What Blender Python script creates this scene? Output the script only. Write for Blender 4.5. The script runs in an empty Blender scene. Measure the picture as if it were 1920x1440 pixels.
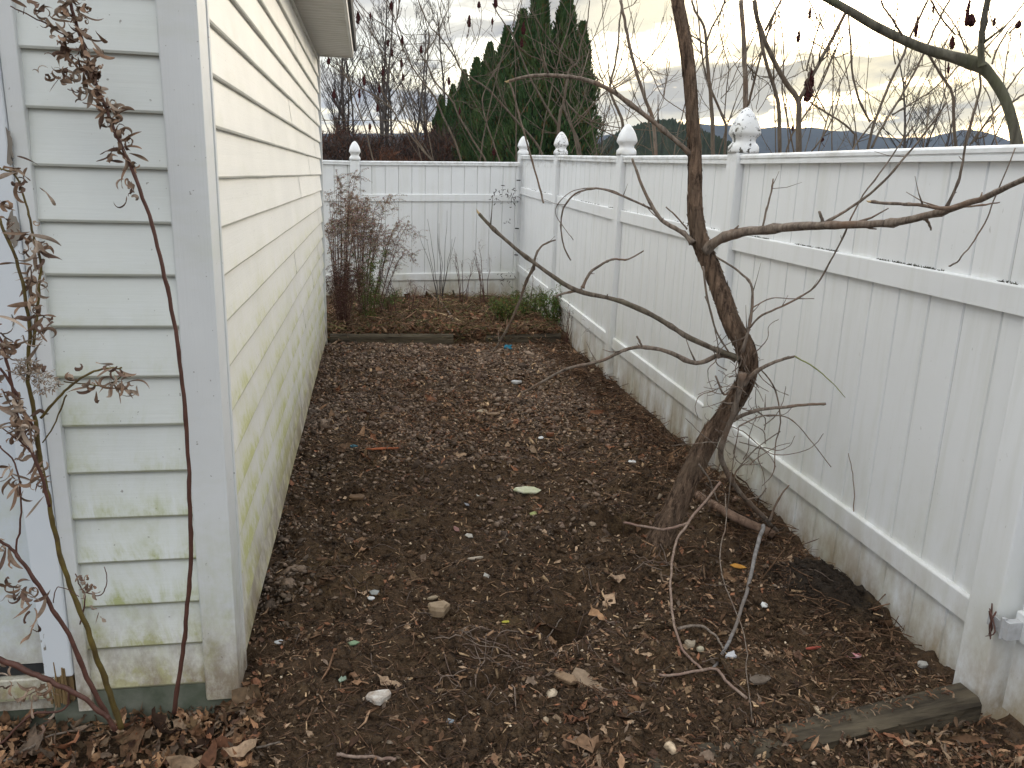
import bpy, math, random
import numpy as np
from mathutils import Vector, noise as mnoise
random.seed(7); RS = np.random.RandomState(11)
scene = bpy.context.scene
COL = scene.collection
# ------------------------------------------------------------------ camera (calibrated), world, sun, exposure
F = 1495.; CH = 1.65
def _n(v): v = np.array(v, float); return v/np.linalg.norm(v)
_Y = _n([-260, 395, -F]); _Z = -_n([-190, -5780, -F]); _Z = _n(_Z-_Z.dot(_Y)*_Y); _X = np.cross(_Y, _Z)
RM = np.array([_X, _Y, _Z])
CC = np.array([0, 0, CH])
cam = bpy.data.cameras.new('camera'); cam.sensor_width = 36; cam.lens = 36*F/1920
cam.clip_start = .05; cam.clip_end = 20000
camo = bpy.data.objects.new('camera', cam); COL.objects.link(camo)
from mathutils import Matrix
m4 = Matrix([list(RM[i])+[CC[i]] for i in range(3)]+[[0, 0, 0, 1]]); camo.matrix_world = m4
scene.camera = camo
def ray(px, py): return RM@np.array([px-960, -(py-720), -F])
def at(px, py, y): d = ray(px, py); return CC+d*(y/d[1])           # point at depth y
def gp(px, py, z=0): d = ray(px, py); return CC+d*((z-CH)/d[2])    # point on the ground
def proj(p):
    c = RM.T@(np.array(p)-CC); return 960+F*c[0]/-c[2], 720-F*c[1]/-c[2]

SUN_AZ, SUN_EL = math.radians(30), math.radians(13)     # azimuth from +Y towards +X
sdir = Vector((math.sin(SUN_AZ)*math.cos(SUN_EL), math.cos(SUN_AZ)*math.cos(SUN_EL), math.sin(SUN_EL)))
sl = bpy.data.lights.new('sun', 'SUN'); sl.energy = 0.6; sl.angle = math.radians(14); sl.color = (1, .91, .76)
so = bpy.data.objects.new('sun', sl); COL.objects.link(so)
so.rotation_euler = (-sdir).to_track_quat('-Z', 'Y').to_euler(); so.location = (10, 20, 10)
scene.view_settings.view_transform = 'Standard'; scene.view_settings.look = 'None'
scene.view_settings.gamma = 1; scene.view_settings.exposure = 0.90
scene.cycles.max_bounces = 6; scene.cycles.diffuse_bounces = 3; scene.cycles.use_denoising = True

class NT:
    """tiny helper round a node tree"""
    def __init__(s, t): s.t = t; s.t.nodes.clear()
    def n(s, typ, **kw):
        nd = s.t.nodes.new(typ)
        ins = kw.pop('i', {})
        for k, v in kw.items(): setattr(nd, k, v)
        for k, v in ins.items():
            if isinstance(v, bpy.types.NodeSocket): s.t.links.new(v, nd.inputs[k])
            else: nd.inputs[k].default_value = v
        return nd
    def math(s, op, a, b=0., c=0., clamp=False): return s.n('ShaderNodeMath', operation=op, use_clamp=clamp, i={0: a, 1: b, 2: c}).outputs[0]
    def vm(s, op, a, b=(0, 0, 0)):
        nd = s.n('ShaderNodeVectorMath', operation=op, i={0: a, 1: b}); return nd.outputs['Value'] if op == 'DOT_PRODUCT' else nd.outputs[0]
    def noise(s, vec, scale, detail=4, rough=.55, dist=0): return s.n('ShaderNodeTexNoise', i={'Vector': vec, 'Scale': scale, 'Detail': detail, 'Roughness': rough, 'Distortion': dist}).outputs[0]
    def rng(s, v, a, b, c=0., d=1.): return s.n('ShaderNodeMapRange', i={'Value': v, 'From Min': a, 'From Max': b, 'To Min': c, 'To Max': d}).outputs[0]
    def mix(s, f, a, b, typ='MIX'):
        nd = s.n('ShaderNodeMix', data_type='RGBA', blend_type=typ, clamp_factor=True)
        for k, v in ((0, f), (6, a), (7, b)):
            if isinstance(v, bpy.types.NodeSocket): s.t.links.new(v, nd.inputs[k])
            elif k == 0: nd.inputs[k].default_value = v
            else: nd.inputs[k].default_value = (*v, 1) if len(v) == 3 else v
        return nd.outputs[2]
    def scale(s, vec, sc): return s.n('ShaderNodeMapping', i={'Vector': vec, 'Scale': sc}).outputs[0]

w = bpy.data.worlds.new('World'); scene.world = w; w.use_nodes = True
t = NT(w.node_tree)
tc = t.n('ShaderNodeTexCoord').outputs['Generated']
sky = t.n('ShaderNodeTexSky', sky_type='NISHITA', sun_disc=False, sun_elevation=SUN_EL, sun_rotation=SUN_AZ, air_density=1., dust_density=1.)
bg1 = t.n('ShaderNodeBackground', i={'Color': sky.outputs[0], 'Strength': .15})
sx = t.n('ShaderNodeSeparateXYZ', i={0: tc})
zc = t.math('MAXIMUM', sx.outputs[2], 0.0)
den = t.math('ADD', zc, .11)
pv = t.n('ShaderNodeCombineXYZ', i={0: t.math('DIVIDE', sx.outputs[0], den), 1: t.math('DIVIDE', sx.outputs[1], den), 2: 0.}).outputs[0]
n1 = t.noise(t.scale(pv, (1.0, .62, 1)), 1.35, 7, .55, .25)
n2 = t.noise(t.n('ShaderNodeMapping', i={'Vector': pv, 'Location': (4.3, 1.7, 0), 'Scale': (.9, .8, 1)}).outputs[0], .95, 6, .55, .2)
glowdir = _n(ray(1640, 215))
dt = t.vm('DOT_PRODUCT', tc, tuple(glowdir))
glow = t.math('POWER', t.math('MAXIMUM', dt, 0.), 22.)
wide = t.math('POWER', t.math('MAXIMUM', dt, 0.), 3.)
cl = t.mix(t.rng(n1, .40, .55), (.37, .39, .46), (.88, .88, .85))
cl = t.mix(t.math('MULTIPLY', t.math('POWER', t.math('MAXIMUM', dt, 0.), 6.), .85, clamp=True), cl, (1.0, .91, .70), 'MULTIPLY')
cl = t.mix(t.math('MULTIPLY', glow, t.rng(n1, .40, .58, .25, .95)), cl, (1.6, 1.36, .80))
zen = t.rng(sx.outputs[2], .20, .75, .92, 3.05)
cl = t.mix(t.rng(sx.outputs[2], .2, .6), cl, (1.01, 1.0, .965), 'MULTIPLY')
bg2 = t.n('ShaderNodeBackground', i={'Color': cl, 'Strength': t.math('MULTIPLY', zen, .66)})
mask = t.rng(n2, .40, .50, 0.0, 1.)
mask = t.math('MAXIMUM', mask, t.rng(sx.outputs[2], .02, .07, 1., 0.))
ms = t.n('ShaderNodeMixShader', i={0: mask, 1: bg1.outputs[0], 2: bg2.outputs[0]})
t.n('ShaderNodeOutputWorld', i={0: ms.outputs[0]})

# ------------------------------------------------------------------ materials
def material(name):
    m = bpy.data.materials.new(name); m.use_nodes = True; t = NT(m.node_tree)
    b = t.n('ShaderNodeBsdfPrincipled'); t.n('ShaderNodeOutputMaterial', i={0: b.outputs[0]})
    t.co = t.n('ShaderNodeTexCoord').outputs['Object']; t.b = b
    sp = t.n('ShaderNodeSeparateXYZ', i={0: t.co}); t.x, t.y, t.z = sp.outputs
    return m, t
def fin(t, col, rough=.6, bump=None, bs=.3, bd=.01, spec=.4):
    b = t.b
    def put(k, v):
        if isinstance(v, bpy.types.NodeSocket): t.t.links.new(v, b.inputs[k])
        else: b.inputs[k].default_value = (*v, 1) if isinstance(v, tuple) else v
    put('Base Color', col); put('Roughness', rough); b.inputs['Specular IOR Level'].default_value = spec
    if bump is not None:
        bn = t.n('ShaderNodeBump', i={'Height': bump, 'Strength': bs, 'Distance': bd}); t.t.links.new(bn.outputs[0], b.inputs['Normal'])

def m_siding(name, base, alg_top, amount, grain, LAP0=.07, laps=1., alg=(.43, .46, .22)):
    m, t = material(name)
    g = t.noise(t.scale(t.co, grain), 1., 5, .65)
    big = t.noise(t.co, 2.2, 5, .6)
    c = t.mix(t.rng(big, .3, .7), base, tuple(v*.90 for v in base))
    # green algae film growing from the ground up, and in the lee of each lap
    hmask = t.rng(t.z, 0.05, alg_top, 1., 0.)
    patch = t.rng(t.noise(t.scale(t.co, (1, 1, .35)), 3.6, 7, .72, .8), .39, .61)
    fine = t.rng(t.noise(t.co, 22., 5, .7), .30, .62)
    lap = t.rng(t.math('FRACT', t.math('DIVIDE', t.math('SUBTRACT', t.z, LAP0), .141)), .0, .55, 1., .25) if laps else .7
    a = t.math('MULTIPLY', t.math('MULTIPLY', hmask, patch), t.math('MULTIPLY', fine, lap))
    a = t.math('MULTIPLY', a, amount, clamp=True)
    c = t.mix(a, c, alg)
    top = t.math('MULTIPLY', t.rng(t.noise(t.scale(t.co, (.7, .7, 2)), 3., 6, .7), .5, .68), t.math('MULTIPLY', lap, .22))
    c = t.mix(top, c, (.44, .46, .27))
    # soil splash at the very bottom
    sp = t.math('MULTIPLY', t.rng(t.z, .08, .42, 1., 0.), t.rng(t.noise(t.scale(t.co, (1, 1, .6)), 8., 6, .75), .40, .60))
    c = t.mix(t.math('MULTIPLY', t.rng(t.z, .08, .36, 1., 0.), .45), c, (.62, .52, .38))
    c = t.mix(t.math('MULTIPLY', sp, .8), c, (.20, .14, .09))
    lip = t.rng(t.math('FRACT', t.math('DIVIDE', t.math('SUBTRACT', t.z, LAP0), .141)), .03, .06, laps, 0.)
    c = t.mix(t.math('MULTIPLY', lip, t.rng(t.z, .1, 1.6, .9, .3)), c, (.27, .27, .17))  # dark line on each lap's lower edge: grime plus lap shadow in the colour
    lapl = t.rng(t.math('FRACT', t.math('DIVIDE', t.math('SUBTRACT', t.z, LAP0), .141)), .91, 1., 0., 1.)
    c = t.mix(t.math('MULTIPLY', lapl, t.rng(t.noise(t.co, 6., 4), .3, .6, .15*laps, .6*laps)), c, (.30, .30, .20))  # strip just beneath each lap, darkened by grime and painted-in lap shadow
    dots = t.rng(t.noise(t.co, 70., 2, .5), .74, .77)
    c = t.mix(t.math('MULTIPLY', dots, .6), c, (.15, .13, .1))
    fin(t, c, .48, g, .22, .003, .4)
    return m
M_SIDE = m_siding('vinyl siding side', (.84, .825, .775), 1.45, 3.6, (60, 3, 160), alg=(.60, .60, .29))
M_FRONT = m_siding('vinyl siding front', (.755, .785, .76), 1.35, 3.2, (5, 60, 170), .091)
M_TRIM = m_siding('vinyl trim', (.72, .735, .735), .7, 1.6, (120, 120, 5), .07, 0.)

def m_fence(name):
    m, t = material(name)
    st = t.noise(t.scale(t.co, (9, 9, .7)), 1.6, 5, .6)
    big = t.noise(t.co, 1.5, 5, .6)
    c = t.mix(t.rng(big, .3, .7), (.835, .85, .86), (.79, .80, .805))
    c = t.mix(t.math('MULTIPLY', t.rng(st, .5, .72), .22), c, (.50, .50, .40))
    tg = t.math('MULTIPLY', t.rng(t.z, 1.765, 1.80, 0., 1.), t.rng(t.noise(t.scale(t.co, (1, .5, 1)), 14., 6, .7), .46, .64))
    c = t.mix(t.math('MULTIPLY', tg, .45), c, (.36, .33, .26))
    low = t.rng(t.z, .0, .75, 1., 0.)
    gr = t.math('MULTIPLY', low, t.rng(t.noise(t.scale(t.co, (1, 1, .6)), 3.2, 6, .65), .42, .68))
    c = t.mix(t.math('MULTIPLY', gr, .62), c, (.50, .50, .33))
    sp = t.math('MULTIPLY', t.rng(t.z, .02, .36, 1., 0.), t.rng(t.noise(t.scale(t.co, (1, 1, .5)), 6., 7, .7), .34, .58))
    c = t.mix(t.math('MULTIPLY', sp, .95), c, (.35, .27, .17))
    sc = t.rng(t.noise(t.scale(t.co, (3, 3, 1)), 26., 3, .6), .72, .75)
    c = t.mix(t.math('MULTIPLY', sc, .45), c, (.3, .29, .25))
    fin(t, c, t.rng(big, .3, .7, .32, .5), st, .05, .004, .45)
    return m
M_FENCE = m_fence('white vinyl fence')
def m_mould(name, thr):
    m, t = material(name)
    k = t.rng(t.noise(t.co, 24., 6, .72, .4), thr, thr+.02)
    c = t.mix(k, (.82, .83, .84), (.025, .025, .02))
    c = t.mix(t.math('MULTIPLY', t.rng(t.noise(t.co, 9., 4), .45, .7), .35), c, (.5, .47, .38))
    fin(t, c, .45)
    return m
M_CAP = m_mould('clean post cap', .74); M_CAPM = m_mould('mould specked post cap', .555)
def m_plain(name, c1, c2, sc=12., rough=.8, bump=.4, bd=.004, stretch=(1, 1, 1), spec=.3):
    m, t = material(name)
    n = t.noise(t.scale(t.co, stretch), sc, 6, .65)
    fin(t, t.mix(t.rng(n, .32, .68), c1, c2), rough, n, bump, bd, spec)
    return m
M_GROOVE = m_plain('grimy board groove', (.74, .74, .73), (.42, .41, .38), 4, .7, .2, .003, (1, 1, .6))
M_MOULD = m_plain('dark moss grit', (.02, .022, .015), (.07, .065, .04), 60)
M_CONC = m_plain('mossy concrete', (.17, .175, .14), (.07, .085, .055), 9, .9, .6)
M_SOFFIT = m_plain('soffit vinyl', (.70, .685, .64), (.62, .605, .55), 5, .5, .05)
M_SHING = m_plain('dark shingle edge', (.05, .05, .05), (.1, .095, .09), 40)
M_DOOR = m_siding('pale blue door paint', (.66, .71, .76), .9, 1.6, (40, 40, 6), .07, 0.)
M_DARK = m_plain('dark gap strip', (.02, .02, .02), (.035, .035, .035), 10)  # near-black colour for the shade in the door gap
M_HINGE = m_plain('grey hinge metal', (.55, .56, .58), (.4, .4, .4), 30, .4)
M_ROT = m_plain('rotten exposed wood', (.30, .20, .09), (.09, .055, .03), 20, .9, .8, .01, (1, 1, .15))
def m_peel():
    m, t = material('peeling white door casing')
    n = t.noise(t.scale(t.co, (1, 1, .35)), 17., 5, .6, .3)
    k = t.rng(n, .655, .67)
    c = t.mix(t.rng(t.noise(t.co, 4., 3), .3, .7), (.73, .76, .79), (.66, .70, .74))
    c = t.mix(k, c, (.24, .215, .18))
    h = t.math('SUBTRACT', 1., k)
    fin(t, c, .5, h, .6, .003)
    return m
M_PEEL = m_peel()

def m_attr(name, rough=.85, bump=None, spec=.2, warm=0):
    m, t = material(name)
    a = t.n('ShaderNodeAttribute', attribute_name='tint').outputs['Color']
    n = t.noise(t.co, 55., 4, .6)
    c = t.mix(t.rng(n, .35, .7), t.mix(1., a, (1.12, .96, .78), 'MULTIPLY'), (.5, .5, .5), 'MULTIPLY') if warm else t.mix(t.rng(n, .3, .7), a, (.55, .55, .55), 'MULTIPLY')
    fin(t, c, rough, n, .4, .003, spec)
    return m
M_TINT = m_attr('litter colours')
M_TINTW = m_attr('damp litter colours', .8, spec=.25, warm=1)

def m_soil():
    m, t = material('dark damp soil')
    a = t.noise(t.co, 3.2, 6, .65); b = t.noise(t.co, 34., 6, .7); c0 = t.noise(t.co, 140., 4, .7)
    c = t.mix(t.rng(b, .3, .7), (.014, .0085, .005), (.165, .098, .052))  # near-black lows put crevice occlusion into the soil colour
    och = t.math('MULTIPLY', t.rng(t.noise(t.co, 2.1, 5, .7), .56, .68), t.rng(b, .35, .6))
    c = t.mix(t.math('MULTIPLY', t.rng(a, .44, .62), t.rng(b, .3, .6)), c, (.125, .078, .042))
    c = t.mix(och, c, (.19, .125, .06))
    c = t.mix(t.math('MULTIPLY', t.rng(c0, .52, .7), .8), c, (.15, .112, .078))
    q_ = gp(1560, 1125); dq = t.n('ShaderNodeVectorMath', operation='DISTANCE', i={0: t.co, 1: (float(q_[0])-.03, float(q_[1]), .08)}).outputs['Value']
    wet = t.rng(t.math('ADD', dq, t.math('MULTIPLY', a, .35)), .34, .44, .85, 0.)
    c = t.mix(wet, c, (.034, .025, .018))
    h = t.math('ADD', b, t.math('MULTIPLY', c0, .5))
    fin(t, c, t.rng(a, .35, .6, .75, .97), h, 1., .03, .25)
    return m
M_SOIL = m_soil()
def m_bark(name, c1, c2, c3, sc=16., bs=1., bd=.012):
    m, t = material(name)
    n = t.noise(t.scale(t.co, (1, 1, .16)), sc*3.2, 6, .7, .6)
    f = t.noise(t.co, sc*5, 4, .6)
    c = t.mix(t.rng(n, .36, .62), c1, c2)
    c = t.mix(t.rng(t.noise(t.co, sc*.35, 4), .5, .68), c, c3)
    fin(t, c, .9, t.math('ADD', n, t.math('MULTIPLY', f, .25)), bs, bd, .2)
    return m
M_BARK = m_bark('shaggy brown bark', (.045, .029, .021), (.29, .195, .135), (.19, .135, .095), 17, 1., .03)
M_BRANCH = m_bark('grey brown twig bark', (.09, .07, .056), (.26, .21, .17), (.19, .125, .088), 20, .5, .004)
M_SUMAC = m_bark('pale sumac bark', (.085, .068, .054), (.19, .155, .12), (.12, .085, .062), 10, .4, .006)
M_GREENB = m_bark('lichen green bark', (.06, .054, .042), (.14, .13, .10), (.10, .105, .06), 10, .6, .006)
M_PALEST = m_bark('pale bare stick', (.17, .115, .09), (.34, .255, .20), (.24, .15, .12), 20, .4, .003)
M_REDST = m_plain('reddish stalk', (.125, .055, .04), (.07, .032, .024), 30, .5)
M_YELST = m_plain('olive stalk', (.16, .12, .03), (.07, .045, .02), 20, .5)
M_FRUIT = m_plain('dark red sumac fruit', (.085, .016, .016), (.03, .009, .010), 60, .9, .9, .02)
M_PALEW = m_plain('fresh split wood', (.55, .42, .24), (.40, .28, .15), 50)
M_FARBARK = m_plain('far grey bark', (.085, .072, .066), (.05, .042, .04), 1)
M_TIMBER = m_plain('weathered green timber', (.13, .105, .07), (.035, .028, .02), 7, .9, 1., .012, (.35, 4, 4))

# ------------------------------------------------------------------ object helpers
def mesh_obj(name, V, Fc, mat, parent=None, tint=None, smooth=False):
    me = bpy.data.meshes.new(name)
    V = np.asarray(V, np.float32).reshape(-1, 3)
    if isinstance(Fc, np.ndarray):
        k = Fc.shape[1]; nf = len(Fc)
        me.vertices.add(len(V)); me.vertices.foreach_set('co', V.ravel())
        me.loops.add(nf*k); me.loops.foreach_set('vertex_index', Fc.astype(np.int32).ravel())
        me.polygons.add(nf); me.polygons.foreach_set('loop_start', np.arange(0, nf*k, k, dtype=np.int32))
        me.polygons.foreach_set('loop_total', np.full(nf, k, np.int32))
        me.update(calc_edges=True)
    else:
        me.from_pydata([tuple(map(float, v)) for v in V], [], Fc)
    if tint is not None:
        a = me.color_attributes.new('tint', 'FLOAT_COLOR', 'POINT')
        c = np.ones((len(V), 4), np.float32); c[:, :3] = tint; a.data.foreach_set('color', c.ravel())
    me.materials.append(mat)
    if smooth: me.polygons.foreach_set('use_smooth', np.ones(len(me.polygons), bool))
    me.validate(); me.update()
    o = bpy.data.objects.new(name, me); COL.objects.link(o)
    if parent: o.parent = parent
    return o
def tag(o, label, cat, group=None, kind=None):
    o['label'] = label; o['category'] = cat
    if group: o['group'] = group
    if kind: o['kind'] = kind
    return o
def thing(name, label, cat, loc=(0, 0, 0), group=None):
    o = bpy.data.objects.new(name, None); COL.objects.link(o); o.location = loc; o.empty_display_size = .1
    return tag(o, label, cat, group)
class MB:
    """collects geometry for ONE mesh object, in world coordinates"""
    def __init__(s): s.v = []; s.f = []; s.c = []; s.mi = []
    def add(s, V, Fc, col=None):
        b = len(s.v); s.v += [tuple(map(float, p)) for p in V]; s.f += [tuple(i+b for i in q) for q in Fc]
        s.c += [col or (1, 1, 1)]*len(V)
    def box(s, a, b, col=None, bev=0.):
        x0, y0, z0 = a; x1, y1, z1 = b
        V = [(x0, y0, z0), (x1, y0, z0), (x1, y1, z0), (x0, y1, z0), (x0, y0, z1), (x1, y0, z1), (x1, y1, z1), (x0, y1, z1)]
        s.add(V, [(0, 3, 2, 1), (4, 5, 6, 7), (0, 1, 5, 4), (1, 2, 6, 5), (2, 3, 7, 6), (3, 0, 4, 7)], col)
    def prism(s, prof, p0, p1, up=(0, 0, 1), col=None):
        """extrude a closed 2-D profile (u sideways, v up) from p0 to p1"""
        p0 = Vector(p0); p1 = Vector(p1); d = (p1-p0).normalized(); u = Vector(up).cross(d).normalized(); vv = Vector(up)
        V = [p0+u*a+vv*b for a, b in prof]+[p1+u*a+vv*b for a, b in prof]; k = len(prof)
        Fc = [(i, (i+1) % k, (i+1) % k+k, i+k) for i in range(k)]+[tuple(range(k))[::-1], tuple(range(k, 2*k))]
        s.add(V, Fc, col)
    def tube(s, P, R, sides=6, col=None, bumpy=0.):
        P = [Vector(map(float, p)) for p in P]; n = len(P)
        if not hasattr(R, '__len__'): R = [R]*n
        V = []; Fc = []; ref = Vector((.13, -.9, .4))
        prevu = None
        for i in range(n):
            d = (P[min(i+1, n-1)]-P[max(i-1, 0)])
            d = d.normalized() if d.length > 1e-9 else Vector((0, 0, 1))
            u = (prevu - d*prevu.dot(d)) if prevu is not None else d.cross(ref if abs(d.dot(ref)) < .95 else Vector((1, 0, 0)))
            u = u.normalized(); prevu = u; v = d.cross(u)
            for k in range(sides):
                a = 2*math.pi*k/sides; q = u*math.cos(a)+v*math.sin(a)
                r = R[i]
                if bumpy: r *= 1+bumpy*mnoise.noise((P[i]*9+q*2.2))+bumpy*.5*mnoise.noise((Vector((q.x*5, q.y*5, P[i].z*4+q.z*3))))
                V.append(P[i]+q*r)
        for i in range(n-1):
            for k in range(sides):
                k2 = (k+1) % sides
                Fc.append((i*sides+k, i*sides+k2, (i+1)*sides+k2, (i+1)*sides+k))
        Fc.append(tuple(range(sides))[::-1]); Fc.append(tuple(range((n-1)*sides, n*sides)))
        s.add(V, Fc, col)
    def build(s, name, mat, parent=None, smooth=False, tint=False):
        off = Vector(parent.location) if parent is not None and parent.parent is None else Vector((0, 0, 0))
        if parent is not None and parent.parent is not None: off = Vector(parent.parent.location)
        V = np.array(s.v, np.float32).reshape(-1, 3)-np.array(off, np.float32)
        if parent is not None and parent.parent is not None: V = np.array(s.v, np.float32)-np.array(off, np.float32)
        return mesh_obj(name, V, s.f, mat, parent, np.array(s.c) if tint else None, smooth)
def smoothline(P, sub=4):
    P = [np.array(p, float) for p in P]
    if len(P) < 3: return P
    out = []
    for i in range(len(P)-1):
        a = P[max(i-1, 0)]; b = P[i]; c = P[i+1]; d = P[min(i+2, len(P)-1)]
        for k in range(sub):
            t_ = k/sub
            out.append(.5*((2*b)+(-a+c)*t_+(2*a-5*b+4*c-d)*t_**2+(-a+3*b-3*c+d)*t_**3))
    out.append(P[-1]); return out

# value-noise height field, usable on arrays
_PERM = RS.rand(256, 256)
def vnoise(x, y):
    xi = np.floor(x).astype(int); yi = np.floor(y).astype(int); fx = x-xi; fy = y-yi
    fx = fx*fx*(3-2*fx); fy = fy*fy*(3-2*fy)
    g = lambda i, j: _PERM[i & 255, j & 255]
    return (g(xi, yi)*(1-fx)+g(xi+1, yi)*fx)*(1-fy)+(g(xi, yi+1)*(1-fx)+g(xi+1, yi+1)*fx)*fy-.5
def fbm(x, y, o=4, f=1., g=.5):
    r = 0; a = 1.
    for k in range(o): r = r+a*vnoise(x*f+17.3*k, y*f+5.1*k); f *= 2.03; a *= g
    return r
def bump(x, y, cx, cy, sx, sy, h): return h*np.exp(-((x-cx)/sx)**2-((y-cy)/sy)**2)
def sstep(a, b, x): t_ = np.clip((x-a)/(b-a), 0, 1); return t_*t_*(3-2*t_)
RELIEF = []; WETP = gp(1560, 1125)
for px, py, sx_, sy_, hh in ((1050, 1180, .085, .095, -.13), (1070, 1105, .18, .06, .075), (1120, 1150, .06, .08, .05), (925, 1290, .075, .065, -.10), (900, 1222, .20, .06, .075), (880, 1320, .2, .05, .03), (1180, 1000, .10, .075, -.085), (1120, 985, .09, .06, .085), (1190, 935, .15, .06, .085), (1225, 1045, .11, .09, .06), (640, 1100, .2, .09, .035), (620, 1260, .15, .06, .04), (930, 880, .35, .06, .05), (960, 905, .2, .035, -.04), (740, 850, .3, .08, .03), (1180, 1240, .16, .06, .045), (1400, 1150, .15, .08, .035), (1500, 1230, .2, .05, .02), (560, 1010, .1, .1, .03), (800, 1380, .3, .04, .035), (1240, 1340, .2, .035, .035), (1120, 1240, .06, .04, -.05), (760, 1180, .1, .05, -.035)):
    q_ = gp(px, py); RELIEF.append((q_[0], q_[1], sx_, sy_, hh))
def hz(x, y):
    x = np.asarray(x, float); y = np.asarray(y, float)
    dig = sstep(4.9, 3.8, y)                                   # the freshly dug near half
    h = fbm(x, y, 3, 1.1)*.045*(.35+dig*.65)+fbm(x+9, y, 4, 5.)*.045*(.30+dig*.7)+fbm(x, y+7, 3, 22.)*.026*(.35+dig*.65)-.012*dig*np.abs(fbm(x+1, y+4, 3, 13.))*2+.010*dig
    h = h+bump(x, y, 1.78, 2.72, .17, .24, .15)+bump(x, y, 1.62, 3.7, .35, .35, .05)+dig*.05*np.abs(fbm(x+3, y+2, 3, 2.6))
    for px, py, sx_, sy_, hh in RELIEF:
        h = h+(bump(x, y, px, py, sx_, sy_, hh) if hh > -.08 else hh*2.0*np.exp(-(((x-px)/sx_)**2+((y-py)/sy_)**2+.5*fbm(x, y, 2, 14.))**2))
    h = h-.05*sstep(-.30, -.55, x)*sstep(4, 2.6, y)-.035*sstep(2.25, 1.9, y)
    h = h+sstep(7.93, 7.99, y)*(.09-.07*sstep(8.3, 10.6, y))*sstep(-1.4, -.9, x)
    return h
def H1(x, y): return float(hz(np.array([x]), np.array([y]))[0])

# ------------------------------------------------------------------ ground
def build_ground():
    xs = np.concatenate([np.linspace(-2.6, -.9, 50), np.arange(-.885, 2.2, .0095), np.linspace(2.22, 2.8, 20)])
    ys = [.9]
    while ys[-1] < 11.4: ys.append(ys[-1]+.0085+max(0, (ys[-1]-2.2))*.0030)
    ys = np.array(ys); nx, ny = len(xs), len(ys)
    X, Y = np.meshgrid(xs, ys); Z = hz(X, Y)
    edge = np.minimum(np.minimum(X-xs[0], xs[-1]-X), np.minimum(Y-ys[0], ys[-1]-Y)); Z = Z*np.clip(edge/.15, 0, 1)
    V = np.stack([X.ravel(), Y.ravel(), Z.ravel()], 1)
    idx = np.arange(nx*ny).reshape(ny, nx)
    Fq = np.stack([idx[:-1, :-1].ravel(), idx[:-1, 1:].ravel(), idx[1:, 1:].ravel(), idx[1:, :-1].ravel()], 1)
    # outer frame to the horizon
    B = 9000.
    x0, x1, y0, y1 = xs[0], xs[-1], ys[0], ys[-1]; b = len(V)
    V = np.vstack([V, [(-B, -B, 0), (B, -B, 0), (B, B, 0), (-B, B, 0), (x0, y0, 0), (x1, y0, 0), (x1, y1, 0), (x0, y1, 0)]])
    Fq = np.vstack([Fq, [(b, b+1, b+5, b+4), (b+1, b+2, b+6, b+5), (b+2, b+3, b+7, b+6), (b+3, b, b+4, b+7)]])
    o = mesh_obj('ground', V, Fq, M_SOIL, smooth=True); o['kind'] = 'structure'
build_ground()

# hills
def m_hill(name, c1, c2):
    m, t = material(name)
    n = t.noise(t.co, .035, 6, .7)
    fin(t, t.mix(t.rng(n, .35, .65), c1, c2), 1., n, .6, 8, 0)
    return m
def ridge(name, pts, dist, depth, mat, rough):
    V = []; n = 240; P = np.array(pts, float)
    xs = np.linspace(P[0, 0], P[-1, 0], n); ysx = np.interp(xs, P[:, 0], P[:, 1])
    rows = 10
    for j in range(rows):
        s_ = j/(rows-1)
        for i in range(n):
            q = at(xs[i], ysx[i], dist)
            hgt = q[2]*(math.sin(s_*math.pi/2)**.8)
            k = dist-depth*(1-s_)
            V.append((q[0]*k/dist, k, max(hgt+(rough*(vnoise(np.array([i*.9]), np.array([j*1.7]))[0]+.6*vnoise(np.array([i*2.7]), np.array([j*5.]))[0])) * min(1, s_*3), -5) if j else -2))
    Fc = [(j*n+i, j*n+i+1, (j+1)*n+i+1, (j+1)*n+i) for j in range(rows-1) for i in range(n-1)]
    # back side down to the ground
    b = len(V)
    for i in range(n): q = at(xs[i], ysx[i], dist); V.append((q[0]*1.3, dist*1.3, -2))
    Fc += [((rows-1)*n+i, (rows-1)*n+i+1, b+i+1, b+i) for i in range(n-1)]
    o = mesh_obj(name, V, Fc, mat, smooth=True); o['kind'] = 'structure'; return o
M_HILL = m_hill('wooded hill', (.02, .026, .032), (.035, .042, .046))
M_HILL2 = m_hill('evergreen hill', (.018, .03, .018), (.04, .045, .03))
ridge('hills', [(-1500, 240), (300, 250), (600, 255), (820, 250), (1100, 262), (1180, 250), (1300, 238), (1430, 243), (1500, 243), (1560, 247), (1620, 254), (1690, 264), (1740, 262), (1780, 251), (1815, 247), (1850, 250), (1880, 263), (1920, 278), (2100, 290), (2600, 262), (3400, 270)], 2600, 900, M_HILL, 9)
ridge('hills', [(1020, 300), (1110, 278), (1160, 250), (1210, 233), (1250, 228), (1300, 240), (1350, 262), (1400, 285), (1440, 305)], 420, 160, M_HILL2, 2.6)

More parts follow.
